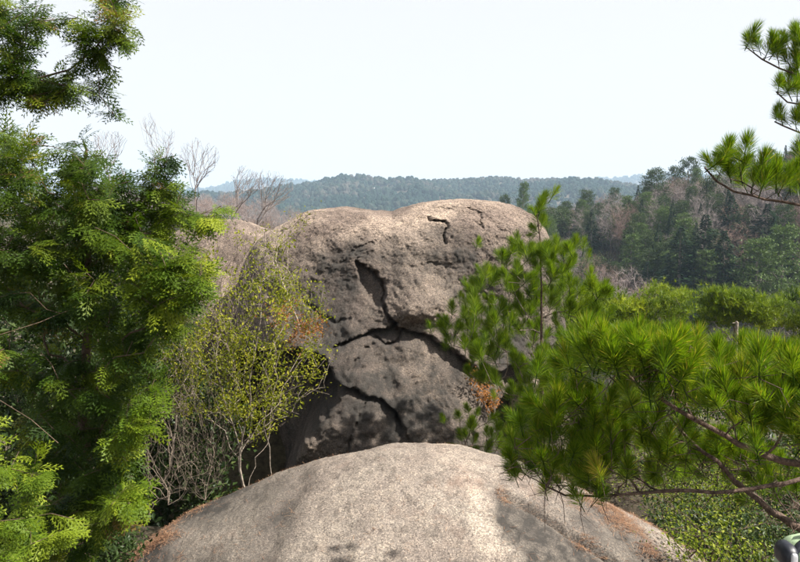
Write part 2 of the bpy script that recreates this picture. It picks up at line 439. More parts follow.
# ------------------------------------------------------------------ boulders
def disk_grid(n):
    t = np.linspace(-1, 1, n); U, W = np.meshgrid(t, t, indexing='ij')
    big = np.maximum(np.abs(U), np.abs(W)); 
    rad = big
    with np.errstate(divide='ignore', invalid='ignore'):
        ang = np.where(np.abs(U) >= np.abs(W), (math.pi / 4) * (W / np.where(U == 0, 1, U)) + np.where(U < 0, math.pi, 0),
                       (math.pi / 2) - (math.pi / 4) * (U / np.where(W == 0, 1, W)) + np.where(W < 0, math.pi, 0))
    ang = np.where(big == 0, 0, ang)
    return rad.ravel(), ang.ravel(), n
def grid_quads(n):
    i, j = np.meshgrid(np.arange(n - 1), np.arange(n - 1), indexing='ij')
    return np.stack([i * n + j, (i + 1) * n + j, (i + 1) * n + j + 1, i * n + j + 1], -1).reshape(-1, 4)
def silhouette_boulder(sil_px, Yc, front, back, nfront, nback, expo=0.75, relief=None, amp=(0.16, 0.045, 0.010), seed=0.0, flat=0.85):
    """closed boulder whose outline in its mid plane (Y=Yc) follows sil_px; front / back = half depths"""
    S = np.array([P(a, b, Yc) for a, b in sil_px]); c = (S.max(0) + S.min(0)) / 2
    an = np.arctan2(S[:, 2] - c[2], S[:, 0] - c[0]); rd = np.hypot(S[:, 0] - c[0], S[:, 2] - c[2])
    o = np.argsort(an); an, rd = an[o], rd[o]
    g = Geo()
    for sgn, n, dep in ((-1, nfront, front), (1, nback, back)):
        rad, ang, n = disk_grid(n)
        ang = (ang + math.pi) % (2 * math.pi) - math.pi
        # smooth interpolation of the outline radius
        Sr = np.interp(ang, an, rd, period=2 * math.pi)
        t = rad * math.pi / 2
        s = np.sin(t) ** flat; cc = np.cos(t) ** expo
        V = np.stack([c[0] + np.cos(ang) * Sr * s, Yc + sgn * dep * cc, c[2] + np.sin(ang) * Sr * s], -1)
        d = np.stack([np.cos(ang) * s, sgn * cc, np.sin(ang) * s], -1); d = unit(d)
        q = V + seed
        V = V + d * (amp[0] * fbm(q, 0.55, 3) * np.cos(t * 0.8) + amp[1] * fbm(q, 2.2, 4, 0.55) )[:, None]
        V = V + d * (amp[2] * fbm(q, 9.0, 3, 0.6, True))[:, None]
        tint = np.full(len(V), 0.5)
        if sgn < 0 and relief is not None:
            edge = sstep(1.0, 0.93, rad)
            lowz = sstep(-1.1, -3.4, V[:, 2]) * np.exp(-((V[:, 0] - (-0.1)) / 1.75) ** 4)
            V[:, 1] -= 1.30 * lowz * sstep(1.0, 0.75, rad)
            px, py = to_px(V); dy, tint = relief(px, py, V)
            V[:, 1] += dy * edge
        qd = grid_quads(n)
        g.add(V, qd if sgn < 0 else qd[:, ::-1], tint)
    return g

def relief_main(px, py, V):
    nz = fbm(V, 1.3, 3) * 5; nz2 = fbm(V + 9, 6.0, 4, 0.7) * 5
    x = px + nz * 0.6 + nz2; y = py + fbm(V + 31, 1.5, 3) * 5 + fbm(V + 5, 7.0, 4, 0.7) * 4.5
    dy = np.zeros(len(px))
    # lower block set back under the overhang
    L = [(300, 352), (330, 350), (348, 341), (375, 331), (394, 330), (404, 338), (433, 343), (453, 356), (474, 372), (486, 396), (500, 430), (515, 520), (200, 560), (200, 352)]
    dL = poly_sd(x, y, L)
    dy += 0.12 * sstep(1.5, -3.0, dL) * sstep(350, 392, x)
    dy += 0.10 * np.exp(-(np.clip(dL, -99, 0) / 9) ** 2) * (dL < 0.5) * sstep(330, 380, x)
    # slab set back further below the second fissure
    Hh = [(180, 352), (300, 350), (322, 356), (330, 376), (342, 392), (338, 404), (318, 425), (300, 450), (286, 478), (270, 520), (180, 560)]
    dy += 1.7 * sstep(3, -10, poly_sd(x, y, Hh)) * sstep(200, 260, y * 0 + 261)
    S = [(200, 372), (318, 378), (338, 387), (359, 395), (383, 404), (396, 415), (410, 440), (425, 520), (200, 560)]
    dS = poly_sd(x, y, S)
    dy += 0.10 * sstep(1.5, -2.5, dS)
    # right hand flank stepping back into the dark gully
    R = [(474, 372), (486, 396), (500, 430), (512, 520), (640, 520), (640, 360), (520, 365)]
    dR = poly_sd(x, y, R); dy += 0.5 * sstep(2, -6, dR)
    # protruding nose above the overhang
    dy -= 0.34 * np.exp(-(((x - 414) / 34) ** 2 + ((y - 301) / 24) ** 2) ** 1.3)
    dy += 0.17 * np.exp(-((x - 414) / 26) ** 2 - ((y - 331) / 8) ** 2)
    # flat recess left of the nose, sharp on its upper right
    C = [(355, 262), (366, 268), (380, 279), (384, 288), (384, 303), (378, 309), (366, 298), (358, 278)]
    dC = poly_sd(x, y, C); dy += 0.17 * sstep(1.0, -2.0, dC)
    sh = line_d(x, y, [(357, 262), (370, 269), (381, 280), (385, 290), (384, 304), (389, 318), (396, 328)])
    dy += 0.24 * np.exp(-(sh / 1.7) ** 2)
    for pts, dep, w in (([(396, 328), (404, 336), (433, 342), (453, 355), (474, 371), (486, 396), (497, 425)], 0.26, 2.2),
                        ([(394, 330), (375, 331), (360, 336), (348, 342), (332, 348)], 0.15, 1.5),
                        ([(404, 336), (398, 345), (388, 346), (376, 338)], 0.14, 1.5),
                        ([(318, 378), (338, 387), (359, 395), (383, 404), (396, 415), (404, 432)], 0.24, 1.9),
                        ([(436, 222), (441, 223), (447, 228), (445, 236), (447, 243)], 0.13, 1.1),
                        ([(443, 224), (430, 221)], 0.10, 1.6),
                        ([(340, 262), (352, 250), (372, 244)], 0.05, 1.5), ([(470, 208), (480, 212), (484, 224)], 0.06, 1.4),
                        ([(400, 268), (430, 262), (455, 268)], 0.02, 1.5), 
                        ([(352, 372), (366, 352), (372, 344)], 0.08, 2.5), ([(345, 455), (352, 430), (366, 405)], 0.06, 1.2), ([(300, 300), (318, 316), (336, 322), (352, 318)], 0.06, 1.5), ([(455, 300), (476, 292), (500, 300)], 0.06, 1.6)):
        dy += dep * np.exp(-(line_d(x, y, pts) / w) ** 2)
    # pitted zones
    pit = np.zeros(len(px))
    for cx, cy, rx, ry in ((332, 272, 24, 30), (360, 250, 40, 16), (450, 285, 25, 25), (335, 330, 25, 18), (430, 390, 45, 30), (440, 235, 26, 10), (475, 265, 30, 22)):
        pit = np.maximum(pit, np.exp(-((x - cx) / rx) ** 2 - ((y - cy) / ry) ** 2))
    dy += 0.07 * fbm(V + 50, 2.0, 3, 0.5) + 0.028 * fbm(V + 53, 5.5, 3, 0.5, True) * (0.4 + fbm(V + 54, 1.5, 2)) + 0.017 * fbm(V + 51, 14.0, 3, 0.65) + 0.014 * fbm(V + 52, 36.0, 2, 0.7)
    low_z = sstep(325, 350, y)
    dy += low_z * (0.06 * fbm(V + 90, 1.0, 2, 0.5, True) + 0.05 * fbm(V + 91, 3.6, 3, 0.55, True) - 0.05)
    dy += 0.05 * fbm(V + 92, 2.0, 3, 0.5, True) * (1 - low_z)
    dy += pit * (0.03 * fbm(V, 8.0, 4, 0.6, True))
    tint = 0.5 + 0.34 * np.clip(pit * (0.55 + 0.9 * fbm(V + 3, 4.0, 3)), 0, 1)
    low = sstep(300, 350, y) 
    tint = tint + 0.22 * low * (0.6 + fbm(V + 8, 2.0, 3))
    tint = tint - 0.14 * sstep(240, 215, y) * (0.8 + fbm(V + 12, 2.0, 3))
    tint = tint + 0.27 * sstep(222, 262, y + 14 * fbm(V + 71, 0.9, 3)) * (0.9 + 0.8 * fbm(V + 72, 2.5, 4, 0.6))  # front face darker below its paler top
    streak = fbm(V * np.array([3.0, 3.0, 0.5]) + 80, 1.2, 4, 0.6); tint = tint + 0.22 * np.clip(streak, 0, 1) * sstep(215, 260, y)
    tint = tint + 0.30 * np.clip(fbm(V + 61, 1.6, 5, 0.65), -0.2, 0.6) * sstep(215, 245, y)
    return dy, np.clip(tint, 0, 1)

def make_boulders():
    silA = [(262, 238), (285, 223), (305, 213), (325, 209.5), (350, 208), (375, 211), (392, 211.5), (403, 207), (425, 202), (447, 199.5), (470, 199), (490, 201), (510, 206), (530, 215),
            (541, 228), (549, 248), (555, 275), (560, 310), (562, 350), (560, 400), (556, 450), (545, 500), (500, 540), (430, 555), (350, 550), (285, 520), (262, 480), (245, 430), (238, 380), (236, 330), (242, 280), (250, 255)]
    g = silhouette_boulder(silA, 11.2, 1.9, 2.6, 510, 120, relief=relief_main, seed=3.0)
    t = empty('boulder', P(400, 540, 11.2), 'huge brown granite boulder with an overhanging nose and deep dark cracks in the middle', 'boulder')
    part('rock_face', g, M_rock_far, t, smooth=True)
    # left dome
    silB = [(120, 290), (150, 250), (175, 236), (190, 229), (205, 224), (225, 221), (245, 223), (262, 229), (285, 240), (310, 262), (330, 320), (330, 420), (300, 500), (220, 520), (140, 480), (115, 380)]
    g = silhouette_boulder(silB, 13.8, 2.0, 2.6, 190, 70, amp=(0.15, 0.06, 0.03), seed=20.0)
    t = empty('boulder', P(220, 520, 13.8), 'low rounded granite dome behind the twigs, left of the huge boulder', 'boulder')
    part('rock_face', g, M_rock_far, t, smooth=True)
    # pale rock in the gully at right
    silD = [(512, 420), (516, 395), (524, 378), (536, 372), (548, 382), (556, 405), (560, 440), (562, 480), (530, 500), (505, 480), (507, 445)]
    g = silhouette_boulder(silD, 9.2, 0.4, 0.7, 180, 60, amp=(0.1, 0.06, 0.03), seed=60.0)
    t = empty('rock', P(535, 490, 9.3), 'small pale rock in the gully behind the young pine trunk', 'rock')
    part('rock_face', g, M_rock_far, t, smooth=True)

    # near boulder: rounded back of granite
    cr = [(60, 640), (100, 577), (130, 547), (160, 526.5), (200, 504), (245, 488.5), (290, 470), (315, 461), (340, 454.5), (365, 447), (385, 442.5), (400, 441), (430, 441), (450, 443), (470, 446), (500, 456),
          (530, 467), (560, 479), (600, 496), (640, 514), (670, 533), (690, 549), (705, 563), (730, 600), (750, 650)]
    Yc = 6.2
    cr = [(a - 14 * sstep(330, 150, a) + 12 * sstep(560, 690, a), b) for a, b in cr]
    pts = np.array([P(a, b + 10 * math.exp(-((a - 425) / 95) ** 2), Yc) for a, b in cr])
    nx, ny = 720, 330
    xs = np.linspace(pts[0, 0], pts[-1, 0], nx); ys = np.linspace(2.7, 9.0, ny)
    ker = np.exp(-np.linspace(-2, 2, 25) ** 2); ker /= ker.sum()
    zc = np.interp(xs, pts[:, 0], pts[:, 2]); zc = np.convolve(np.pad(zc, 12, 'edge'), ker, 'valid')
    X, Y = np.meshgrid(xs, ys, indexing='ij')
    yc = Yc - 0.10 * (X - 0.2) ** 2
    d = Y - yc
    Z = zc[:, None] - np.where(d < 0, 0.215 * d ** 2, 0.42 * d ** 2)
    V = np.stack([X, Y, Z], -1).reshape(-1, 3)
    px, py = to_px(V)
    V[:, 2] += 0.05 * fbm(V, 0.8, 3) + 0.025 * fbm(V, 3.0, 4) + 0.009 * fbm(V, 12, 4, 0.6, True)
    n1 = fbm(V, 2.0, 3) * 6
    x = px + n1; y = py + fbm(V + 40, 2.0, 3) * 4
    dz = np.zeros(len(V))
    dG = line_d(x, y, [(303, 478), (297, 492), (288, 508), (276, 530), (264, 552), (256, 570)])
    dz -= 0.05 * np.exp(-(dG / 13) ** 2)
    dz -= 0.03 * np.exp(-(line_d(x, y, [(298, 558), (306, 551), (315, 547)]) / 2) ** 2)
    dK = line_d(x, y, [(507, 497), (520, 502), (535, 511), (552, 522), (566, 533), (590, 549), (612, 562), (640, 585)])
    dz -= 0.10 * np.exp(-(dK / 2.6) ** 2)
    dz += 0.02 * np.exp(-(line_d(x, y, [(515, 492), (543, 501), (574, 523), (620, 552)]) / 7) ** 2)
    K = [(500, 496), (507, 497), (535, 511), (566, 533), (612, 562), (640, 590), (540, 620), (520, 590), (525, 560), (505, 540), (492, 520)]
    dKK = poly_sd(x, y, K); dz -= 0.02 * sstep(4, -10, dKK)
    dz -= 0.10 * sstep(0.0, -4.0, poly_sd(x, y, [(470, 455), (520, 500), (560, 530), (640, 580), (640, 620), (560, 590), (500, 520)])) * 0
    V[:, 2] += dz
    tint = np.full(len(V), 0.5)
    bleach = np.exp(-(line_d(x, y, [(438, 443), (450, 460), (473, 482), (482, 505), (488, 540), (498, 575)]) / 13) ** 2)
    tint -= 0.36 * bleach * (0.7 + 0.6 * fbm(V, 5, 3))
    tint += 0.85 * sstep(8, -14, dKK) * (0.75 + 0.9 * fbm(V + 7, 3.0, 4))
    R2 = [(540, 480), (600, 505), (650, 535), (690, 575), (640, 590), (590, 548), (560, 525), (530, 505)]
    tint += 0.42 * sstep(6, -12, poly_sd(x, y, R2)) * (0.8 + 0.9 * fbm(V + 2, 3.0, 3))
    tint += 0.55 * sstep(350, 240, x) * (0.7 + fbm(V + 22, 1.6, 4)) + 0.30 * np.exp(-(dG / 10) ** 2) * (0.5 + fbm(V + 5, 5, 3))  # shade of the left flank painted into the tint, plus the dark groove
    tint += 0.10 * sstep(0.1, 0.5, fbm(V + 77, 1.3, 4))
    tint += 0.25 * sstep(180, 120, x)
    vein = np.abs(fbm(V + 33, 1.7, 4, 0.55)); tint += 0.22 * np.exp(-(vein / 0.012) ** 2) * sstep(-0.1, 0.2, fbm(V + 35, 0.9, 2))
    V[:, 2] -= 0.006 * np.exp(-(vein / 0.012) ** 2)
    i, j = np.meshgrid(np.arange(nx - 1), np.arange(ny - 1), indexing='ij')
    q = np.stack([i * ny + j, (i + 1) * ny + j, (i + 1) * ny + j + 1, i * ny + j + 1], -1).reshape(-1, 4)
    V[:, 2] = np.maximum(V[:, 2], -6.0)
    g = Geo(); g.add(V, q, np.clip(tint, 0, 1))
    t = empty('boulder', (0.3, 6.0, -3.6), 'pale sunlit granite boulder humped across the foreground with a stained crack on its right', 'boulder')
    part('rock_face', g, M_rock_near, t, smooth=True)
    # needle litter lying on it (nobody could count it)
    idx = []
    pxa, pya = to_px(V)
    w = np.exp(-(dK / 6) ** 2) * 1.4 + 0.5 * sstep(225, 140, pxa) * (pya < 575) + 0.45 * sstep(10, -6, poly_sd(pxa, pya, [(560, 478), (610, 500), (660, 530), (700, 566), (650, 566), (620, 530), (570, 500)])) + 0.012
    w = w * (0.04 + np.clip(fbm(V, 3.0, 3) * 2.2, 0, 2)) * (pya < 590) * (V[:, 1] < 6.6)
    w = np.clip(w, 0, None); w /= w.sum()
    k = 8500; idx = RNG.choice(len(V), k, p=w)
    pos = V[idx] + RNG.normal(0, 0.006, (k, 3)) * [1, 1, 0] + [0, 0, 0.006]
    a = RNG.random(k) * 2 * math.pi
    Xd = np.stack([np.cos(a), np.sin(a), RNG.normal(0, 0.07, k)], -1)
    TV = np.array([[-0.5, -0.02, 0], [0.5, 0, 0.03], [-0.5, 0.02, 0.0]])
    g = Geo(); g.inst(TV, np.array([[0, 1, 2]]), frames(Xd, np.tile([0, 0.1, 1.0], (k, 1)), RNG.uniform(0.04, 0.09, k)), pos, RNG.random(k))
    m = leaf_mat('dry_needles', [(0, (0.07, 0.035, 0.022)), (0.5, (0.20, 0.10, 0.058)), (1, (0.36, 0.23, 0.14))], 0)
    o = link('needle_litter', g.mesh('needle_litter', m)); tag(o, 'rust coloured dry pine needles scattered on the pale foreground boulder', 'litter', kind='stuff')
    # ledge the viewer (and the backpack) stands on
    n = 70
    u = np.linspace(0, 1, 26) ; a = np.linspace(0, 2 * math.pi, n, endpoint=False)
    U, A = np.meshgrid(u, a, indexing='ij')
    rx, ry = 2.3, 1.75
    V2 = np.stack([0.9 + rx * U * np.cos(A), 1.0 + ry * U * np.sin(A), -1.80 - 2.2 * U ** 7 - 0.05 * U ** 2], -1).reshape(-1, 3)
    V2[:, 2] += 0.04 * fbm(V2, 1.2, 3)
    i, j = np.meshgrid(np.arange(25), np.arange(n), indexing='ij')
    q = np.stack([i * n + j, i * n + (j + 1) % n, (i + 1) * n + (j + 1) % n, (i + 1) * n + j], -1).reshape(-1, 4)
    g = Geo(); g.add(V2, q[:, ::-1])
    o = link('rock_ledge', g.mesh('rock_ledge', M_rock_near, smooth=True)); tag(o, 'flat rock ledge under the backpack at the viewpoint', 'rock')
make_boulders()

# ------------------------------------------------------------------ foliage templates
def needle_tuft(seed, n=170, axis=0.085, ln=(0.075, 0.105), w=0.0013, spread=(12, 55)):
    """brush of long needles on a short shoot pointing +z"""
    r = np.random.default_rng(seed); g = Geo()
    h = r.random(n) ** 0.75 * axis
    a = r.random(n) * 2 * math.pi
    th = np.radians(spread[1] - (spread[1] - spread[0]) * (h / axis)) + r.normal(0, 0.12, n)
    L = r.uniform(*ln, n)
    D = np.stack([np.sin(th) * np.cos(a), np.sin(th) * np.sin(a), np.cos(th)], -1)
    B = np.stack([np.zeros(n), np.zeros(n), h], -1)
    S = unit(np.cross(D, r.normal(0, 1, (n, 3))))
    mid = B + D * (L * 0.5)[:, None]; 
    tip = B + D * L[:, None] + np.array([0, 0, -0.006]) 
    V = np.stack([B, mid + S * w * 0.62, tip, mid - S * w * 0.62], 1).reshape(-1, 3)
    b = (np.arange(n) * 4)[:, None]
    t = np.repeat(np.clip(r.normal(0.5, 0.18, n) + 0.5 * (r.random(n) < 0.03), 0, 1), 4)
    g.add(V, b + np.array([[0, 1, 2, 3]]), t)
    sh = Geo(); 
    Nn = np.array([[0, 0, -0.03], [0, 0, 0.03], [0, 0, axis * 0.95]]); tubes(g, Nn, np.array([-1, 0, 1]), np.array([0.003, 0.0028, 0.0016]), 4, 0.05)
    return g

def cypress_spray():
    V = []; Fc = []
    def dia(a, b, w):
        a = np.array(a); b = np.array(b); d = b - a; n = np.array([-d[1], d[0]]); n = n / (np.linalg.norm(n) + 1e-9) * w
        m = a + d * 0.45; k = len(V)
        V.extend([a, m - n, b, m + n]); Fc.append([k, k + 1, k + 2, k + 3])
    dia((0, 0), (1, 0), 0.012)
    for i in range(9):
        t = 0.06 + 0.103 * i; s = 1 if i % 2 else -1
        l = 0.50 * (1 - t) ** 0.75 * (0.75 + 0.5 * ((i * 37) % 10) / 10) + 0.05; an = math.radians(42)
        d = np.array([math.cos(an), s * math.sin(an)]); a = np.array([t, 0])
        dia(a, a + d * l, 0.026)
        for j in range(2):
            u = 0.3 + 0.32 * j; s2 = 1 if j % 2 else -1; an2 = an * s + s2 * math.radians(38)
            d2 = np.array([math.cos(an2), math.sin(an2)]); b = a + d * l * u
            dia(b, b + d2 * l * 0.52 * (1.15 - u), 0.022)
    V = np.array(V); z = -0.16 * V[:, 0] ** 2 - 0.25 * V[:, 1] ** 2
    return np.column_stack([V, z]), np.array(Fc)
SPRAY_V, SPRAY_F = cypress_spray()
LEAF_V = np.array([[0, 0, 0], [0.45, -0.26, 0.05], [1, 0, -0.06], [0.45, 0.26, 0.05]]); LEAF_F = np.array([[0, 1, 2, 3]])

# ------------------------------------------------------------------ foreground red pine on the right
def lp(*pts): return [P(*p) for p in pts]
TUFTS = [needle_tuft(50 + i, n=300, w=0.0017).mesh('needle_tuft', M_pine_needle) for i in range(6)]
TUFTS_S = [needle_tuft(80 + i, n=330, w=0.0018).mesh('needle_tuft', M_young_needle) for i in range(5)]
def place_tufts(nodes, pa, tips, parent, base, mats, scale, upb=0.55, label=None, limit=300, jitter=0.25, stuffmat=None, rng=RNG):
    n = 0
    for t in tips:
        d = unit(nodes[t] - nodes[pa[t]])
        d = unit(d * 0.5 + np.array([0, 0, upb]) + rng.normal(0, jitter, 3))
        q = Vector(d).to_track_quat('Z', 'Y')
        o = bpy.data.objects.new('needle_tuft', mats[rng.integers(len(mats))])
        s = scale * rng.uniform(0.8, 1.2)
        o.matrix_basis = Matrix.Translation(Vector(nodes[t] - base)) @ q.to_matrix().to_4x4() @ Matrix.Rotation(rng.random() * 6.28, 4, 'Z') @ Matrix.Scale(s, 4)
        o.parent = parent; COL.objects.link(o); n += 1
    return n
TUFT_GEO = [needle_tuft(150 + i, n=230, w=0.0019, spread=(14, 58)) for i in range(4)]
def joined_needles(A, Pb, tips, parent, mat, scale, per, spread, upb, geos=None):
    geos = geos or TUFT_GEO; G = Geo()
    for t in tips:
        for k in range(per):
            g = geos[RNG.integers(len(geos))]
            d0 = unit(A[t] - A[Pb[t]]); d = unit(d0 * 0.5 + np.array([0, 0, upb]) + RNG.normal(0, 0.35, 3))
            a = RNG.normal(0, 1, 3); x = unit(np.cross(d, a)); y = np.cross(d, x)
            M = (np.stack([x, y, d], -1) * scale * RNG.uniform(0.8, 1.15))[None]
            pos = (A[t] + RNG.normal(0, spread, 3))[None]; tn = float(RNG.normal(0, 0.12))
            V = np.concatenate(g.V); TT = np.concatenate(g.A); T = np.einsum('ij,nj->ni', M[0], V) + pos
            n0 = G.n; G.V.append(T); G.A.append(np.clip(TT + tn, 0, 1)); G.n += len(T)
            for q in g.Q: G.Q.append(q + n0)
            for q in g.T: G.T.append(q + n0)
    return part('needles', G, mat, parent, kind='stuff', origin=np.array(parent.parent.location if parent.parent else parent.location))
def near_pine():
    base = P(1010, 760, 3.6); base[2] = -4.2
    t = empty('red_pine', base, 'pine rooted beyond the right edge whose long needled branches reach over the foreground boulder', 'pine tree')
    tr = [base, base + [-0.05, 0, 1.6], base + [0.05, -0.1, 3.0], base + [-0.1, 0.1, 4.6], base + [0.0, 0.2, 6.4]]
    g = Geo(); Nn, Pa, _ = grow([tr], [], seg=0.3); tubes(g, Nn, Pa, np.linspace(0.16, 0.05, len(Nn)), 12)
    part('trunk', g, M_dark_bark, t, smooth=True)
    def nearest(p, f=0.0):
        return Nn[np.linalg.norm(Nn - np.asarray(p), axis=1).argmin()]
    def branch(lines, regions, n, scale, seg=0.07, upb=0.6, r0=0.0016, jit=0.25, lab=None, twigs=0, ex=2.25, extra=0, thick=0.014):
        first = [nearest(lines[0][0])] + list(lines[0])
        tg = []
        for poly, d0, d1, cnt in regions:
            s = sample_poly(poly, cnt) if cnt else np.array(poly, float); dd = RNG.uniform(d0, d1, len(s))
            tg += [P(a, b, y) for (a, b), y in zip(s, dd)]
        A, Pb, tips = grow([first] + lines[1:], tg, seg=seg, bf=0.25, bend=0.15, up=-0.05, wob=0.09)
        R = radii(A, Pb, r0, ex, 0.045)
        nm = 1; f0 = [np.asarray(q, float) for q in first]
        for i in range(len(f0) - 1): nm += max(1, int(np.linalg.norm(f0[i + 1] - f0[i]) / seg))
        R[:nm] = np.maximum(R[:nm], np.linspace(thick, 0.004, nm))
        g = Geo(); tubes(g, A, Pb, R, 7)
        if twigs:   # dead side twigs
            sel = RNG.integers(max(2, nm // 3), len(A), twigs)
            tg2 = A[sel] + RNG.normal(0, 1, (twigs, 3)) * [0.11, 0.11, 0.08]
            A2, P2, _ = grow([[A[0], A[1]]], [], seg=seg)
            for s_, e_ in zip(A[sel], tg2):
                m_ = (s_ + e_) / 2 + RNG.normal(0, 0.015, 3); side = m_ + RNG.normal(0, 0.05, 3)
                tubes(g, np.array([s_, m_, e_, side]), np.array([-1, 0, 1, 1]), np.array([0.0022, 0.0016, 0.0009, 0.0008]), 4)
        b = part('branch', g, M_dark_bark, t, smooth=True)
        if lab: b['label'] = lab
        if extra: joined_needles(A, Pb, tips, b, M_pine_needle, scale * 0.95, extra, 0.05, upb)
        return place_tufts(A, Pb, tips, b, base, TUFTS, scale, upb, jitter=jit)
    c = 0
    c += branch([lp((880, 492, 2.95), (800, 464, 2.7), (765, 455, 2.65), (725, 437, 2.6), (692, 419, 2.55), (662, 401, 2.5), (640, 385, 2.45), (618, 368, 2.4), (600, 356, 2.4))],
           [([(552, 378), (566, 352), (592, 342), (640, 348), (690, 368), (690, 412), (640, 384), (600, 372)], 2.2, 2.9, 52),
            ([(640, 345), (700, 358), (800, 362), (860, 365), (860, 465), (800, 446), (720, 420), (670, 396)], 2.2, 3.0, 100)], 0, 0.84, twigs=90, extra=1, thick=0.042, upb=0.85,
           lab='thick upper branch sweeping up to the left under the brightest needles')
    c += branch([lp((900, 600, 3.2), (830, 552, 3.1), (800, 530, 3.05), (770, 510, 3.0), (745, 489, 2.95), (715, 462, 2.9), (690, 440, 2.9), (668, 414, 2.9))],
           [([(600, 430), (640, 418), (690, 435), (700, 455), (670, 478), (620, 480)], 2.8, 3.3, 18), ([(760, 395), (820, 380), (900, 390), (900, 440), (820, 440)], 2.9, 3.3, 10), ([(690, 440), (740, 450), (800, 480), (790, 500), (730, 480), (690, 465)], 3.2, 3.7, 26)], 0, 0.85, twigs=240, extra=1, thick=0.05, upb=0.85,
           lab='dark thick lower branch rising leftward from the bottom right corner')
    c += branch([lp((880, 452, 3.0), (800, 478, 2.9), (770, 487, 2.85), (730, 492, 2.85), (680, 489, 2.8), (640, 494, 2.8), (600, 497, 2.75), (565, 494, 2.75), (545, 486, 2.7)),
                 ],
           [([(504, 462), (516, 446), (545, 412), (575, 395), (610, 402), (625, 440), (628, 484), (575, 490), (540, 482), (520, 474)], 2.55, 3.2, 76)], 0, 0.78, twigs=130, jit=0.25, extra=1, thick=0.022, upb=0.9,
           lab='low spreading branch reaching furthest left over the foreground boulder')
    c += branch([lp((900, 240, 3.1), (830, 215, 3.0), (800, 205, 3.0), (765, 200, 2.95), (735, 191, 2.9), (716, 180, 2.9), (706, 168, 2.9))],
           [([(704, 166), (712, 158), (740, 160), (765, 172), (800, 165), (870, 160), (870, 215), (800, 200), (760, 195), (730, 185)], 2.8, 3.2, 26), ([(708, 170), (718, 172), (730, 178), (742, 182), (752, 188), (724, 166), (740, 168), (764, 186), (776, 188), (790, 190), (800, 186), (760, 176), (778, 174), (794, 176), (744, 158), (800, 160)], 2.85, 3.0, 0)], 0, 0.72, upb=0.9, r0=0.0014,
           lab='middle branch with upright needle tufts against the hillside')
    c += branch([lp((900, 110, 4.2), (840, 92, 4.1), (815, 84, 4.0), (800, 76, 4.0), (780, 68, 4.0), (762, 59, 4.0), (746, 48, 4.0))],
           [([(745, 46), (765, 52), (785, 50), (810, 40), (860, 40), (860, 95), (815, 78), (780, 64), (760, 56)], 3.9, 4.3, 8), ([(747, 46), (753, 50), (760, 52), (766, 56), (772, 56), (778, 60), (784, 58), (790, 66), (796, 58), (798, 70), (776, 48), (788, 46), (797, 42), (803, 52), (806, 64)], 3.95, 4.05, 0), ([(795, 35), (840, 30), (860, 70), (805, 72)], 3.9, 4.4, 8)], 0, 0.8, upb=0.9, r0=0.0017,
           lab='topmost branch tip with sparse upright tufts against the sky')
    c += branch([lp((900, 120, 4.2), (830, 108, 4.1), (800, 105, 4.0), (788, 102, 4.0), (776, 92, 4.0))],
           [([(778, 91), (784, 94), (790, 97), (797, 98), (788, 88), (798, 86), (806, 96)], 3.95, 4.1, 0), ([(800, 80), (830, 80), (850, 100), (810, 100)], 3.9, 4.2, 5)], 0, 0.85, upb=0.9)
    c += branch([lp((900, 150, 4.2), (830, 138, 4.1), (800, 133, 4.0), (785, 127, 4.0), (774, 121, 4.0))],
           [([(776, 120), (782, 122), (789, 125), (796, 127), (803, 128), (812, 130), (798, 120)], 3.95, 4.1, 0)], 0, 0.7, upb=0.9)
    return c
near_pine()

YG = [needle_tuft(250 + i, n=150, w=0.0021) for i in range(3)]
def young_pine():
    base = P(541, 465, 7.4); base[2] = float(H(base[0], base[1]))
    t = empty('young_pine', base, 'slender young pine standing before the right side of the huge boulder', 'pine tree')
    tr = [base] + lp((541, 440, 7.4), (542, 400, 7.4), (541, 350, 7.4), (541, 300, 7.4), (541, 270, 7.4), (540, 245, 7.4), (538, 214, 7.4))
    regs = [([(500, 262), (520, 252), (560, 248), (582, 245), (580, 262), (555, 285), (520, 285), (490, 285)], 7.0, 7.9, 32),
            ([(455, 300), (480, 272), (520, 285), (560, 290), (600, 290), (618, 312), (580, 345), (540, 340), (490, 330)], 6.8, 8.2, 62),
            ([(440, 332), (455, 305), (500, 330), (550, 350), (590, 350), (575, 385), (540, 395), (500, 385), (465, 375)], 6.8, 8.0, 58),
            ([(470, 375), (520, 385), (560, 385), (560, 420), (540, 410), (500, 400)], 6.9, 7.9, 14),
            ([(535, 208), (541, 208), (542, 240), (535, 240)], 7.38, 7.45, 5)]
    tg = []
    for poly, d0, d1, cnt in regs:
        s = sample_poly(poly, cnt); tg += [P(a, b, RNG.uniform(d0, d1)) for a, b in s]
    tr0 = [np.array(p) for p in tr]
    A, Pb, tips = grow([tr0], tg, seg=0.14, bf=0.15, bend=0.1, up=-0.12, wob=0.07)
    nt_ = sum(max(1, int(np.linalg.norm(tr0[i + 1] - tr0[i]) / 0.14)) for i in range(len(tr0) - 1)) + 1
    R = radii(A, Pb, 0.003, 2.3, 0.035); R[:nt_] = np.maximum(R[:nt_], np.linspace(0.032, 0.006, nt_))
    keep = np.arange(len(A)) < nt_
    g = Geo(); tubes(g, A, Pb, R, 8, keep=keep); part('trunk', g, M_dark_bark, t, smooth=True)
    g = Geo(); tubes(g, A, Pb, R, 5, keep=~keep); b = part('crown', g, M_grey_twig, t)
    place_tufts(A, Pb, tips, b, base, TUFTS_S, 1.3, 0.8)
    joined_needles(A, Pb, tips, b, M_young_needle, 1.2, 1, 0.09, 0.8, YG)
young_pine()
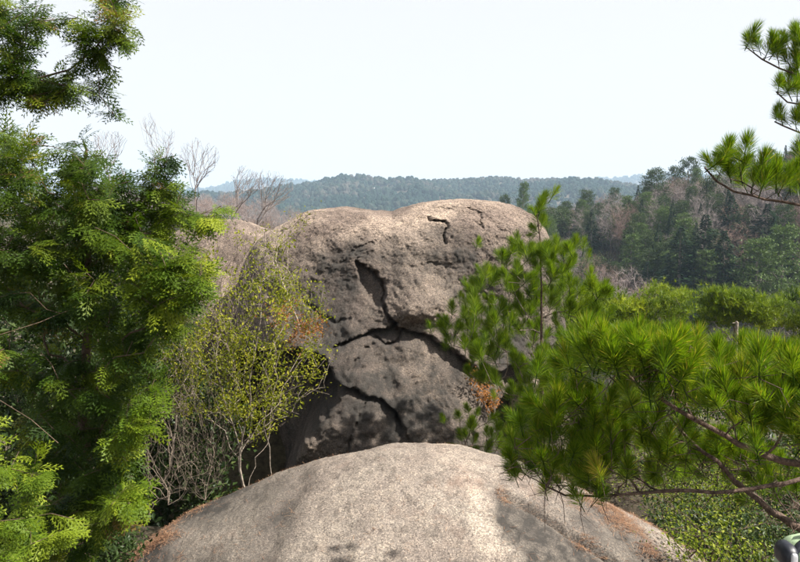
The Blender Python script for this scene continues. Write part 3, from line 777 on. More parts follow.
def low_pine(px0, py0, Y, poly, n, label, scale=1.2):
    base = P(px0, py0, Y)
    t = empty('pine_seedling', base, label, 'pine tree')
    s = sample_poly(poly, n); tg = [P(a, b, Y + RNG.uniform(-0.3, 0.3)) for a, b in s]
    A, Pb, tips = grow([[base, base + [0, 0, 0.15]]], tg, seg=0.12, bf=0.3)
    g = Geo(); tubes(g, A, Pb, radii(A, Pb, 0.003), 5); b = part('branch', g, M_dark_bark, t)
    place_tufts(A, Pb, tips, b, base, TUFTS_S, scale, 0.7)
low_pine(468, 462, 7.9, [(432, 440), (440, 420), (470, 412), (500, 430), (520, 450), (480, 458), (445, 455)], 24, 'low dark pine seedling peeping over the crest at the foot of the huge boulder')
low_pine(590, 470, 6.9, [(556, 440), (580, 400), (640, 395), (700, 420), (720, 470), (660, 490), (590, 480)], 46, 'dark bushy pine sapling in shade beneath the long needled branches', 1.5)

# ------------------------------------------------------------------ cypresses on the left
def cypress(base, trunk, regs, label, mat_list, per=11, size=(0.09, 0.14), seg=0.13, r0=0.0022, rtop=0.01, rbase=0.07, droop=0.6):
    t = empty('hinoki_cypress', base, label, 'cypress tree')
    tg = []; mi = []
    for poly, d0, d1, cnt, m in regs:
        s = sample_poly(poly, cnt); dd = RNG.uniform(d0, d1, cnt); tg += [P(a, b, y) for (a, b), y in zip(s, dd)]; mi += [m] * cnt
    tg = np.array(tg); mi = np.array(mi)
    order = np.argsort(np.linalg.norm(tg - np.asarray(trunk[0][0]), axis=1))
    A, Pb, tips = grow(trunk, tg, seg=seg, bf=0.2, bend=0.12, up=0.05, wob=0.08, order=order)
    nt_ = sum(max(1, int(np.linalg.norm(np.asarray(trunk[0][i + 1]) - trunk[0][i]) / seg)) for i in range(len(trunk[0]) - 1)) + 1
    R = radii(A, Pb, r0, 2.35, 0.045); R[:nt_] = np.linspace(rbase, rtop, nt_)
    keep = np.arange(len(A)) < nt_
    g = Geo(); tubes(g, A, Pb, R, 10, keep=keep); part('trunk', g, M_cyp_bark, t, smooth=True)
    g = Geo(); tubes(g, A, Pb, R, 5, keep=~keep); br = part('branches', g, M_cyp_bark, t); br['kind'] = 'stuff'
    tips = np.array(tips); mi = mi[order]
    for m in sorted(set(mi)):
        tt = tips[mi == m]; k = len(tt) * per
        ti = np.repeat(tt, per); f = np.tile(np.linspace(0, 1, per), len(tt))
        p1 = A[ti]; p0 = A[Pb[ti]]; pp = A[np.maximum(Pb[Pb[ti]], 0)]
        d = unit(p1 - p0); 
        pos = np.where((f < 0.5)[:, None], pp + (p0 - pp) * (f * 2)[:, None], p0 + (p1 - p0) * (f * 2 - 1)[:, None])
        side = unit(np.cross(d, [0, 0, 1]) + 1e-6) * np.where(np.arange(k) % 2, 1, -1)[:, None]
        X = unit(d * (0.5 + 0.5 * f[:, None]) + side * 0.6 * (1 - 0.6 * f[:, None]) + RNG.normal(0, 0.28, (k, 3)) + np.array([0, 0, -droop]))
        Z = unit(np.array([0, -0.25, 1.0]) + RNG.normal(0, 0.45, (k, 3)))
        tn = np.clip(np.repeat(RNG.normal(0.5, 0.22, len(tt)), per) + RNG.normal(0, 0.07, k), 0, 1)
        g = Geo(); g.inst(SPRAY_V, SPRAY_F, frames(X, Z, RNG.uniform(*size, k)), pos, tn)
        part('foliage', g, mat_list[m], t, kind='stuff')
mats_c = [M_cypress, M_cypress_bright]
bB = P(86, 600, 4.9); bB[2] = -3.4
cypress(bB, [[bB] + lp((86, 500, 4.9), (84, 400, 4.9), (90, 300, 4.9), (86, 220, 4.9), (84, 168, 4.95), (86, 150, 5.0)),
             lp((86, 300, 4.9), (70, 310, 4.4), (40, 322, 4.1), (0, 338, 3.9), (-20, 345, 3.9)),
             lp((86, 230, 4.9), (130, 205, 4.9), (160, 178, 4.9), (172, 152, 4.9)), lp((130, 205, 4.9), (180, 218, 4.9), (212, 212, 4.9))],
        [([(-30, 130), (20, 125), (50, 140), (60, 150), (78, 128), (100, 125), (95, 150), (130, 165), (140, 200), (120, 240), (-30, 240)], 4.3, 5.6, 150, 0),
         ([(150, 170), (158, 148), (172, 150), (185, 170), (190, 195), (150, 200)], 4.7, 5.1, 16, 0),
         ([(120, 200), (165, 195), (195, 205), (230, 205), (226, 218), (200, 224), (170, 235), (120, 240)], 4.6, 5.2, 30, 1),
         ([(-30, 235), (120, 225), (180, 235), (205, 265), (212, 285), (190, 320), (170, 335), (150, 325), (-30, 310)], 4.2, 5.6, 160, 0),
         ([(110, 235), (180, 240), (205, 265), (208, 290), (185, 310), (140, 300)], 4.1, 4.6, 26, 1),
         ([(-30, 335), (60, 330), (150, 325), (172, 340), (158, 375), (150, 420), (140, 440), (20, 440), (30, 380), (-30, 380)], 4.2, 5.5, 120, 0),
         ([(20, 440), (140, 430), (138, 480), (140, 505), (110, 540), (80, 560), (20, 560)], 4.2, 5.2, 95, 0),
         ([(110, 480), (135, 485), (138, 505), (120, 530), (105, 520)], 4.0, 4.4, 9, 1),
         ([(120, 400), (160, 380), (165, 395), (150, 425), (125, 430)], 4.1, 4.5, 8, 1)],
        'full crowned bright green cypress standing left of the boulders', mats_c, per=15, size=(0.12, 0.19))
bA = P(-110, 700, 3.7); bA[2] = -3.3
cypress(bA, [[bA] + lp((-105, 500, 3.7), (-110, 300, 3.7), (-100, 100, 3.7), (-95, -100, 3.75)),
             lp((-100, 110, 3.7), (-50, 92, 3.6), (0, 85, 3.5), (35, 79, 3.5), (72, 68, 3.45), (96, 48, 3.4), (115, 28, 3.4)),
             lp((35, 79, 3.5), (70, 86, 3.4), (100, 98, 3.4), (112, 112, 3.4)), lp((-100, 90, 3.7), (-50, 60, 3.7), (0, 62, 3.6), (40, 70, 3.6)),
             lp((-100, 60, 3.7), (-40, 20, 3.6), (10, 8, 3.6), (50, 5, 3.6)),
             lp((-108, 420, 3.7), (-50, 390, 3.3), (0, 400, 3.2), (30, 420, 3.1), (60, 440, 3.1)),
             lp((-106, 560, 3.7), (-60, 530, 3.2), (0, 520, 3.0), (50, 515, 3.0))],
        [([(-40, 0), (45, -10), (50, 15), (35, 45), (20, 60), (-40, 60)], 3.3, 3.8, 44, 0),
         ([(48, 25), (60, 12), (75, 5), (130, -15), (140, 5), (100, 8), (70, 30), (55, 45)], 3.3, 3.7, 9, 0),
         ([(75, 40), (90, 22), (118, 15), (135, 28), (138, 38), (122, 45), (115, 70), (90, 75), (78, 60)], 3.3, 3.6, 20, 0),
         ([(20, 60), (70, 72), (110, 75), (118, 95), (110, 122), (95, 108), (75, 98), (50, 105), (20, 98), (-40, 110), (-40, 70)], 3.3, 3.7, 46, 0),
         ([(-40, 400), (20, 430), (50, 440), (55, 465), (40, 480), (-40, 480)], 2.9, 3.4, 24, 1),
         ([(-40, 500), (40, 508), (85, 515), (82, 540), (60, 575), (-40, 575)], 2.8, 3.3, 26, 1),
         ([(-40, 300), (0, 340), (15, 370), (-40, 380)], 3.2, 3.6, 12, 0)],
        'overhanging cypress with dark branches in the top left corner and bright lower sprays', mats_c, per=14, size=(0.08, 0.13), r0=0.0016, rbase=0.09, rtop=0.03)

# ------------------------------------------------------------------ shrubs
def leafy(name, cat, label, trunk, regs, leaf, per, size, clump=0.0, seg=0.14, r0=0.0018, rmax=0.03, bark=M_shrub_bark, bf=0.35, group=None, flat=0.5, up=0.05, wob=0.13, cl=0.05, ex=2.3, sides=5, base=None):
    base = np.array(trunk[0][0]) if base is None else base
    t = empty(name, base, label, cat, group)
    tg = []; mi = []
    for r in regs:
        poly, d0, d1, cnt = r[:4]; m = r[4] if len(r) > 4 else 0
        s = sample_poly(poly, cnt); dd = RNG.uniform(d0, d1, cnt); tg += [P(a, b, y) for (a, b), y in zip(s, dd)]; mi += [m] * cnt
    tg = np.array(tg); mi = np.array(mi)
    if clump:
        kp = (fbm(tg + base, clump, 2) > -0.02) | (RNG.random(len(tg)) < 0.12); tg = tg[kp]; mi = mi[kp]
    order = np.argsort(np.linalg.norm(tg - base, axis=1))
    A, Pb, tips = grow(trunk, tg, seg=seg, bf=bf, bend=0.25, up=up, wob=wob, order=order)
    R = radii(A, Pb, r0, ex, rmax)
    g = Geo(); tubes(g, A, Pb, R, sides); part('stems', g, bark, t, smooth=False)
    tips = np.array(tips); mi = mi[order]
    if leaf:
        for m in sorted(set(mi)):
            if leaf[m] is None: continue
            tt = tips[mi == m]; k = len(tt) * per
            ti = np.repeat(tt, per); f = RNG.random(k)
            pos = A[ti] * (1 - f[:, None]) + A[Pb[ti]] * f[:, None] + RNG.normal(0, cl, (k, 3))
            X = unit(RNG.normal(0, 1, (k, 3)) + [0, 0, 0.2]); Z = unit(RNG.normal(0, flat, (k, 3)) + [0, 0, 1])
            tn = np.clip(np.repeat(RNG.normal(0.5, 0.18, len(tt)), per) + RNG.normal(0, 0.15, k), 0, 1)
            g = Geo(); g.inst(LEAF_V, LEAF_F, frames(X, Z, RNG.uniform(*size, k)), pos, tn)
            part('foliage', g, leaf[m], t, kind='stuff')
    return t
b0 = P(247, 494, 6.7)
leafy('deciduous_shrub', 'shrub', 'yellow green leafing shrub with pale forked stem and russet patch beside the huge boulder',
      [[b0] + lp((243, 485, 6.7), (239, 468, 6.7), (240, 450, 6.7), (246, 425, 6.7), (250, 400, 6.7)), lp((240, 450, 6.7), (234, 425, 6.7), (226, 400, 6.65)), lp((241, 440, 6.7), (252, 410, 6.6), (270, 390, 6.6), (290, 370, 6.6)),
       lp((250, 400, 6.7), (252, 360, 6.7), (262, 320, 6.8)), lp((226, 400, 6.65), (215, 360, 6.6), (205, 330, 6.6))],
      [([(190, 330), (205, 300), (230, 275), (250, 250), (275, 238), (300, 262), (312, 290), (318, 330), (318, 360), (300, 385), (290, 415), (265, 425), (230, 415), (195, 390), (175, 360)], 6.0, 7.8, 330), ([(200, 250), (225, 235), (262, 232), (285, 222), (305, 245), (330, 300), (334, 350), (310, 400), (270, 440), (200, 420), (160, 400), (165, 320)], 6.0, 8.0, 210),
       ([(270, 305), (300, 300), (322, 315), (326, 335), (310, 345), (285, 330)], 6.6, 7.2, 28, 1)],
      [M_shrub_leaf, M_russet_leaf], 26, (0.022, 0.046), clump=2.0, r0=0.0015, bf=0.6, cl=0.045)
b1 = P(272, 480, 6.9)
leafy('sapling', 'shrub', 'thin pale sapling stem rising just right of the forked shrub stem', [[b1] + lp((270, 450, 6.9), (266, 425, 6.9), (264, 400, 6.9))],
      [([(250, 400), (290, 395), (330, 360), (330, 395), (300, 415), (270, 420)], 6.7, 7.2, 30)], [M_shrub_leaf], 5, (0.016, 0.03), r0=0.0017)
# another low leafy shrub behind, filling left of the stems
b2 = P(170, 470, 7.2)
leafy('deciduous_shrub', 'shrub', 'sparse leafing shrub between the cypress and the forked stem shrub', [[b2] + lp((172, 440, 7.2), (180, 400, 7.2), (185, 360, 7.2))],
      [([(140, 400), (160, 350), (190, 310), (215, 300), (225, 340), (215, 390), (190, 410), (150, 420)], 6.6, 7.8, 240)], [M_shrub_leaf], 12, (0.018, 0.034))
b3 = P(300, 330, 8.9)
leafy('deciduous_shrub', 'shrub', 'small green leafing twigs growing on the upper left shoulder of the huge boulder', [[b3] + lp((285, 290, 9.0), (275, 260, 9.3), (280, 232, 9.6))],
      [([(255, 225), (300, 212), (330, 205), (310, 225), (290, 250), (300, 290), (265, 290), (255, 250)], 8.8, 9.9, 75)], [M_shrub_leaf], 8, (0.022, 0.042), r0=0.003)
# dark evergreen shrubs filling the shade behind the cypress and the bare bushes
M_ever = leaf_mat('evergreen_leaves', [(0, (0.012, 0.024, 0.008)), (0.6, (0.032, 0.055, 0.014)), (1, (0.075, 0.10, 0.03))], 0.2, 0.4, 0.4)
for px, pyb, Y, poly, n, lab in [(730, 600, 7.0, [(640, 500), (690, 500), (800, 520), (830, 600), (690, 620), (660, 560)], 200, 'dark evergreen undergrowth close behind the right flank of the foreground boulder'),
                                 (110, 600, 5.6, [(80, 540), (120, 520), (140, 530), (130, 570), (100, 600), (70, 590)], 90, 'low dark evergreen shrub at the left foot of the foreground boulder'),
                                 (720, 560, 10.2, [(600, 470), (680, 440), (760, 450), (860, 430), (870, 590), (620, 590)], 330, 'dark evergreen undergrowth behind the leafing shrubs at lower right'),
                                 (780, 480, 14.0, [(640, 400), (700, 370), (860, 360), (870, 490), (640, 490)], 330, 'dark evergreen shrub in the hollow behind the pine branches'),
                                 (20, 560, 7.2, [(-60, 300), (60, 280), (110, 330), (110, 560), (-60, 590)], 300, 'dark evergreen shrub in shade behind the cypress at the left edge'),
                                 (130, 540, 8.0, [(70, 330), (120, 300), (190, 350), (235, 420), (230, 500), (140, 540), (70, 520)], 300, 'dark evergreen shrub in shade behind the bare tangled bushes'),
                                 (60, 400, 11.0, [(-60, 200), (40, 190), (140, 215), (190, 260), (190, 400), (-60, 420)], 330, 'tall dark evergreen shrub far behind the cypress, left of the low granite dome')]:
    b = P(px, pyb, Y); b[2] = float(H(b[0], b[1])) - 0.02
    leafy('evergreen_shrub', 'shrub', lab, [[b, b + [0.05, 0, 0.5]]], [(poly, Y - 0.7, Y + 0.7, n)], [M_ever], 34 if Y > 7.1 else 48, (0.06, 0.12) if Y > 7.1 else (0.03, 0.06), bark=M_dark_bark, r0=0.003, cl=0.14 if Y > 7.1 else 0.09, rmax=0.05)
# bare tangled bushes at left
def bare(label, base, regs, r0=0.0010, bark=M_grey_twig, name='bare_shrub', group=None, seg=0.09, bf=0.6, wob=0.2, trunk=None, rmax=0.0048, cat='shrub', ex=2.4, up=0.1):
    return leafy(name, cat, label, trunk or [[base, base + [0, 0, 0.15]]], regs, None, 0, (0, 0), seg=seg, r0=r0, bark=bark, bf=bf, wob=wob, rmax=rmax, group=group, ex=ex, up=up, sides=3)
bare('bare tangled grey bush beside the lower cypress sprays, leftmost of the bare bushes', P(168, 505, 6.1), [([(130, 400), (160, 380), (190, 385), (200, 440), (190, 490), (165, 500), (140, 480)], 5.7, 6.6, 420)])
bare('bare tangled grey bush between the leftmost bare bush and the pale forked stem', P(205, 500, 6.5), [([(175, 390), (215, 375), (232, 400), (232, 460), (222, 485), (190, 495), (170, 450)], 6.1, 7.0, 440)])
bare('fine upright bare brush in front of the low granite dome', P(238, 420, 8.6), [([(195, 300), (200, 250), (215, 238), (245, 235), (262, 245), (272, 270), (262, 320), (230, 340), (200, 340)], 8.0, 9.2, 320)], r0=0.0022, bf=0.7, wob=0.08, up=-0.05)
bare('tall bare twiggy bush woven through the leafing shrub', P(215, 480, 7.3), [([(150, 420), (165, 330), (200, 290), (250, 300), (300, 340), (310, 400), (270, 440), (220, 450), (170, 450)], 6.8, 8.0, 330)], bf=0.8, wob=0.14)
bare('sparse bare brush beside the cypress, left of the fine upright brush', P(185, 430, 7.4), [([(150, 330), (170, 260), (200, 245), (215, 290), (205, 350), (170, 380)], 7.0, 8.2, 150)], r0=0.0022, bf=0.7, wob=0.1)
bare('thin bare stems arching over the left end of the foreground boulder', P(150, 520, 5.9), [([(135, 440), (175, 430), (215, 450), (225, 485), (190, 500), (150, 515)], 5.7, 6.3, 80)], bf=0.25)
# bare trees behind, against the sky
M_bare = bark_mat('bare_tree_bark', (0.12, 0.10, 0.09), (0.27, 0.23, 0.21), 12, 0.01)
def bare_tree(label, Y, px0, trunk, regs, r0=0.0028, rmax=0.055):
    bx = P(px0, 300, Y); base = np.array([bx[0], Y, float(H(bx[0], Y))])
    return leafy('bare_tree', 'bare tree', label, [[base] + lp(*[(a, b, Y) for a, b in trunk[0]])] + [lp(*[(a, b, Y) for a, b in tl]) for tl in trunk[1:]],
                 [(p, Y - 0.9, Y + 0.9, int(n * 3.0)) for p, n in regs], None, 0, (0, 0), seg=0.22, r0=r0, rmax=rmax, bark=M_bare, bf=0.75, wob=0.10, group='bare trees behind the rocks', sides=4, base=base, ex=2.5)
bare_tree('tall bare tree behind the cypress, leftmost of the bare trees against the sky', 17, 172, [[(172, 300), (168, 200), (163, 160), (152, 145), (146, 130)], [(163, 160), (170, 140), (172, 128)]],
          [([(138, 118), (152, 112), (162, 130), (176, 130), (174, 150), (158, 165), (145, 150)], 50)])
bare_tree('rounded bare tree standing alone against the sky', 16, 196, [[(196, 300), (195, 200), (196, 188), (194, 175), (197, 155)], [(196, 188), (205, 175), (214, 162)], [(195, 180), (188, 165), (184, 152)]],
          [([(180, 145), (195, 137), (212, 142), (222, 153), (218, 165), (208, 178), (196, 182), (186, 170), (178, 158)], 85)])
bare_tree('leaning bare tree above the low dome, left of a twin', 17, 222, [[(222, 260), (230, 212), (242, 202), (249, 192)], [(242, 202), (238, 190), (232, 178)]],
          [([(228, 172), (240, 165), (252, 165), (262, 175), (262, 188), (250, 196), (236, 192)], 75)])
bare_tree('low spreading bare tree where the dome meets the huge boulder', 17, 254, [[(254, 260), (256, 226), (266, 212), (272, 205)], [(266, 212), (284, 200), (292, 188)], [(266, 212), (262, 195), (256, 178)]],
          [([(255, 175), (262, 168), (280, 172), (294, 180), (294, 195), (284, 203), (268, 208), (258, 195)], 90)])
bare_tree('small bare tree half hidden by the full crowned cypress', 15, 112, [[(112, 260), (108, 180), (106, 160), (112, 148)], [(106, 160), (100, 150), (97, 140)]],
          [([(92, 135), (100, 130), (118, 130), (128, 140), (118, 160), (104, 168), (94, 155)], 55)])

# understory behind the right branches
gU = None
for i, (px, pyb, Y, poly, n, lab) in enumerate([
    (700, 560, 7.6, [(640, 480), (680, 455), (740, 460), (760, 510), (740, 560), (680, 560), (650, 520)], 230, 'bright yellow green leafing shrub just beyond the right shoulder of the foreground boulder'),
    (735, 590, 5.9, [(655, 520), (690, 520), (730, 530), (770, 545), (770, 590), (720, 600), (690, 560)], 170, 'low yellow green leafing shrub hugging the right flank of the foreground boulder'),
    (770, 570, 8.2, [(720, 470), (770, 440), (840, 450), (850, 570), (760, 580), (725, 520)], 240, 'pale green leafing shrub behind the dark lower pine branch'),
    (660, 520, 9.5, [(600, 455), (640, 430), (690, 430), (720, 470), (700, 510), (650, 520), (610, 500)], 190, 'shaded leafing shrub beneath the pine branches, behind the brighter shrubs'),
    (760, 480, 11.0, [(690, 410), (740, 390), (850, 390), (850, 480), (780, 490), (700, 470)], 230, 'taller leafing shrub seen through gaps above the dark pine branch')]):
    b = P(px, pyb, Y); b[2] = float(H(b[0], b[1])) - 0.02
    leafy('deciduous_shrub', 'shrub', lab, [[b, P(px + 4, pyb - 30, Y), P(px - 3, pyb - 60, Y)]], [(poly, Y - 0.8, Y + 0.8, n)], [M_under_leaf], 26, (0.018, 0.045), clump=1.5, bark=M_dark_bark, r0=0.003, cl=0.10, rmax=0.05)

# ------------------------------------------------------------------ mid distance trees
def tree_meshes(kind, seed):
    r = np.random.default_rng(seed); gt = Geo(); gc = Geo()
    if kind == 'cedar':      # dense cone, height 1
        hgt = 12.0; Nn = np.array([[0, 0, 0], [0, 0, 6.0], [0, 0, 11.8]]); tubes(gt, Nn, np.array([-1, 0, 1]), np.array([0.2, 0.12, 0.02]), 6)
        n = 3000; h = r.random(n) ** 1.15; z = 1.4 + h * 10.8
        rad = 2.7 * (1 - h) ** 0.95 + 0.04; lob = 1 + 0.25 * np.sin(z * 3.1 + 5 * r.random()) ; a = r.random(n) * 6.283
        cl = 0.72 + 0.38 * vnoise(np.stack([np.cos(a) * 2 + seed, np.sin(a) * 2, z * 0.9], -1)); rr = rad * lob * cl * r.uniform(0.55, 1.0, n)
        pos = np.stack([rr * np.cos(a), rr * np.sin(a), z - 0.25 * rr], -1)
        X = unit(np.stack([np.cos(a), np.sin(a), np.full(n, -0.25)], -1) + r.normal(0, 0.35, (n, 3))); Z = unit(r.normal(0, 0.5, (n, 3)) + [0, 0, 1])
        gc.inst(LEAF_V, LEAF_F, frames(X, Z, r.uniform(0.35, 0.75, n) * (1.05 - 0.75 * h)), pos, np.clip(r.normal(0.5, 0.2, n), 0, 1))
        return gt, gc
    if kind in ('pine', 'layer'):
        H0 = 10.0; tr = [[np.array([0, 0, 0.0]), np.array([0.2, 0.1, 4.0]), np.array([-0.1, 0.2, 7.0]), np.array([0.1, 0, 9.6])]]
        nb = 22 if kind == 'pine' else 34; tg = []
        for i in range(nb):
            z = (4.0 if kind == 'pine' else 2.0) + (i / nb) * (5.6 if kind == 'pine' else 7.8); a = i * 2.4 + r.random()
            L = (2.6 if kind == 'pine' else 2.9) * (1 - (z / 10.6) ** (3 if kind == 'pine' else 1.3)) * r.uniform(0.6, 1.15) + 0.3
            tg.append([math.cos(a) * L, math.sin(a) * L, z + L * (0.18 if kind == 'pine' else 0.3)])
            tg.append([math.cos(a + 0.4) * L * 0.65, math.sin(a + 0.4) * L * 0.65, z + L * 0.15])
        A, Pb, tips = grow(tr, tg, seg=0.6, bf=0.1, bend=0.05, rng=r); tubes(gt, A, Pb, radii(A, Pb, 0.03, 2.3, 0.2), 5)
        c = np.repeat(A[tips], 80 if kind == 'pine' else 60, axis=0); n = len(c)
        pos = c + r.normal(0, 1, (n, 3)) * ([0.42, 0.42, 0.20] if kind == 'pine' else [0.38, 0.38, 0.12])
        X = unit(r.normal(0, 1, (n, 3)) + [0, 0, 0.7]); Z = unit(r.normal(0, 1, (n, 3)) + [0, 0, 0.5])
        tn = np.clip(r.normal(0.5, 0.2, n), 0, 1)
        M = frames(X, Z, r.uniform(0.22, 0.5, n)); gc.inst(LEAF_V * [1, 0.55, 1], LEAF_F, M, pos, tn)
        return gt, gc
    if kind == 'bare':
        tr = [[np.array([0, 0, 0.0]), np.array([0.1, 0.1, 2.2]), np.array([-0.1, 0, 3.5])]]
        tg = r.normal(0, 1, (230, 3)); tg = unit(tg) * (r.random((230, 1)) ** 0.4) * [2.3, 2.3, 3.2] + [0, 0, 5.6]; tg[:, 2] = np.maximum(tg[:, 2], 2.6)
        A, Pb, tips = grow(tr, tg, seg=0.55, bf=0.4, bend=0.2, wob=0.1, rng=r); R = radii(A, Pb, 0.012, 2.3, 0.16)
        thick = R > 0.035
        tubes(gt, A, Pb, R, 4, keep=thick); tubes(gc, A, Pb, R, 3, keep=~thick)
        c = np.repeat(A[tips], 7, axis=0); n = len(c); pos = c + r.normal(0, 0.12, (n, 3)); X = unit(r.normal(0, 1, (n, 3)) + unit(c - [0, 0, 4]) * 1.2)
        gc.inst(np.array([[0, -0.012, 0], [1, 0, 0], [0, 0.012, 0]]), np.array([[0, 1, 2]]), frames(X, r.normal(0, 1, (n, 3)), r.uniform(0.5, 1.0, n)), pos, r.random(n))
        return gt, gc
    if kind == 'round':
        tr = [[np.array([0, 0, 0.0]), np.array([0.1, 0, 2.5]), np.array([0, 0.1, 4])]]
        tg = unit(r.normal(0, 1, (60, 3))) * (r.random((60, 1)) ** 0.35) * [2.4, 2.4, 2.8] + [0, 0, 5.2]; tg[:, 2] = np.maximum(tg[:, 2], 2.2)
        A, Pb, tips = grow(tr, tg, seg=0.6, bf=0.3, rng=r); tubes(gt, A, Pb, radii(A, Pb, 0.03, 2.3, 0.18), 5)
        c = np.repeat(A[tips], 40, axis=0); n = len(c); pos = c + r.normal(0, 0.36, (n, 3))
        X = unit(r.normal(0, 1, (n, 3))); Z = unit(r.normal(0, 0.7, (n, 3)) + [0, 0, 1])
        gc.inst(LEAF_V, LEAF_F, frames(X, Z, r.uniform(0.2, 0.42, n)), pos, np.clip(r.normal(0.5, 0.2, n), 0, 1))
        return gt, gc
def simple_stops(c, v=0.45): return [(0, tuple(k * (1 - v) for k in c)), (1, tuple(k * (1 + v) for k in c))]
M_mid = {'cedar': leaf_mat('cedar_foliage', simple_stops((0.014, 0.034, 0.011)), 0.15), 'pine': leaf_mat('hill_pine_foliage', simple_stops((0.046, 0.070, 0.024)), 0.2),
         'layer': leaf_mat('fir_foliage', simple_stops((0.080, 0.120, 0.036)), 0.2), 'round': leaf_mat('evergreen_oak_foliage', simple_stops((0.045, 0.066, 0.020)), 0.2),
         'bare': bark_mat('winter_twigs', (0.17, 0.14, 0.128), (0.36, 0.305, 0.285), 0.5, 0.001), 'rust': bark_mat('budding_twigs', (0.17, 0.115, 0.09), (0.29, 0.20, 0.165), 0.5, 0.001)}
M_mid_bark = bark_mat('hill_tree_bark', (0.10, 0.085, 0.07), (0.26, 0.22, 0.19), 3, 0.01)
MESH = {}
for kind, nv in (('cedar', 3), ('pine', 4), ('layer', 3), ('bare', 5), ('round', 3)):
    MESH[kind] = []
    for v in range(nv):
        gt, gc = tree_meshes(kind, 100 + v * 7 + len(kind)); MESH[kind].append((gt.mesh('trunk', M_mid_bark), gc.mesh('crown', M_mid[kind])))
MESH['rust'] = []
for a, c in MESH['bare'][:3]:
    c2 = c.copy(); c2.materials[0] = M_mid['rust']; MESH['rust'].append((a, c2))
NAMES = {'cedar': 'cedar_tree', 'pine': 'pine_tree', 'layer': 'fir_tree', 'bare': 'bare_tree', 'rust': 'budding_tree', 'round': 'evergreen_tree'}
GL = {'cedar': ('dark green conical cedar growing among the trees of the right hillside', 'cedar tree'), 'pine': ('small dull green pine growing among the bare trees of the hillside', 'pine tree'),
      'layer': ('pale green layered conifer growing on the hazy hillside', 'conifer'), 'bare': ('leafless grey brown tree in the hazy hillside woods', 'bare tree'),
      'rust': ('leafless reddish tree coming into bud in the hillside woods', 'bare tree'), 'round': ('olive green round crowned evergreen in the hillside woods', 'evergreen tree')}
def mid_tree(kind, x, y, height, label=None, width=1.0, v=None, zoff=0.0):
    hh = {'cedar': 12.0, 'pine': 10.3, 'layer': 10.0, 'bare': 8.9, 'rust': 8.9, 'round': 8.2}[kind]
    s = height / hh; r = empty(NAMES[kind], (x, y, float(H(x, y)) - 0.1 + zoff), label or GL[kind][0], GL[kind][1], None if label else 'trees on the hillside: ' + GL[kind][1] + ('' if kind != 'rust' else ' in bud'))
    r.rotation_euler.z = random.random() * 6.28; r.scale = (s * width, s * width, s)
    mt, mc = MESH[kind][random.randrange(len(MESH[kind])) if v is None else v]
    link('trunk', mt, r); link('crown', mc, r)
    return r
def at_px(kind, px, pytop, r, height, label=None, width=1.0, v=None):
    """tree at distance r whose top is seen near (px, pytop); stands on the ground there if it can"""
    # walk down the slope to where a tree of this height reaches that line of sight
    best = None
    for Y in np.linspace(84, 172, 120):
        p = P(px, pytop, Y); e = abs(p[2] - (float(H(p[0], Y)) - 0.1) - height) + 0.01 * abs(Y - r)
        if best is None or e < best[0]: best = (e, p[0], Y, p[2] - float(H(p[0], Y)) + 0.1)
    taken.append((best[1], best[2]))
    return mid_tree(kind, best[1], best[2], best[3], label, width * (1.65 if kind == 'cedar' else 1.15) * height / best[3], v)
taken = []
for a in [('cedar', 725, 232, 120, 12, 'dark green cedar close right of the broadest cedar', 1.1), ('cedar', 648, 262, 110, 8, 'small dark cedar low on the slope left of the layered cedar', 1.1), ('layer', 785, 225, 120, 12, 'tall grey green fir near the right edge', 1.0), ('layer', 524, 182, 120, 9, 'dark layered fir top rising just behind the crest of the huge boulder', 0.8), ('pine', 505, 193, 125, 7, 'low rounded pine top left of the fir behind the huge boulder', 0.9),
          ('cedar', 592, 210, 140, 9, 'small dark pointed cedar alone among grey bare trees', 0.9), ('pine', 587, 188, 165, 10, 'thin topped pine on the skyline above the small pointed cedar', 0.8),
          ('cedar', 706, 216, 125, 14, 'broad darkest green cedar in the middle of the right hillside', 1.25), ('cedar', 681, 228, 118, 13, 'dark layered cedar left of the broadest cedar', 1.15),
          ('layer', 708, 250, 105, 10, 'pale green fir with open upturned branches in front of the dark cedars', 0.9), ('pine', 656, 166, 150, 12, 'umbrella topped pine on the skyline left of the right hillside crest', 0.9),
          ('pine', 675, 164, 160, 12, 'tall thin pine on the skyline, middle of three', 0.7), ('pine', 690, 155, 160, 13, 'tallest skyline pine left of the needled branch', 0.8),
          ('rust', 738, 222, 120, 10, 'pinkish budding tree right of the broadest dark cedar', 1.1), ('layer', 760, 238, 110, 12, 'tall light green fir right of the pinkish tree', 1.1),
          ('cedar', 732, 196, 150, 10, 'dark green cedar high on the right hillside', 1.2), ('cedar', 768, 205, 135, 11, 'dark green tree clump near the right edge', 1.4),
          ('pine', 615, 186, 160, 9, 'slender pine left of the umbrella topped pine', 0.7), ('round', 555, 205, 130, 9, 'olive evergreen behind the right end of the huge boulder', 1.2)]:
    at_px(*a[:5], label=a[5], width=a[6])
rg = random.Random(5)
cnt = 0; pts = []; kinds = {}; tries = 0
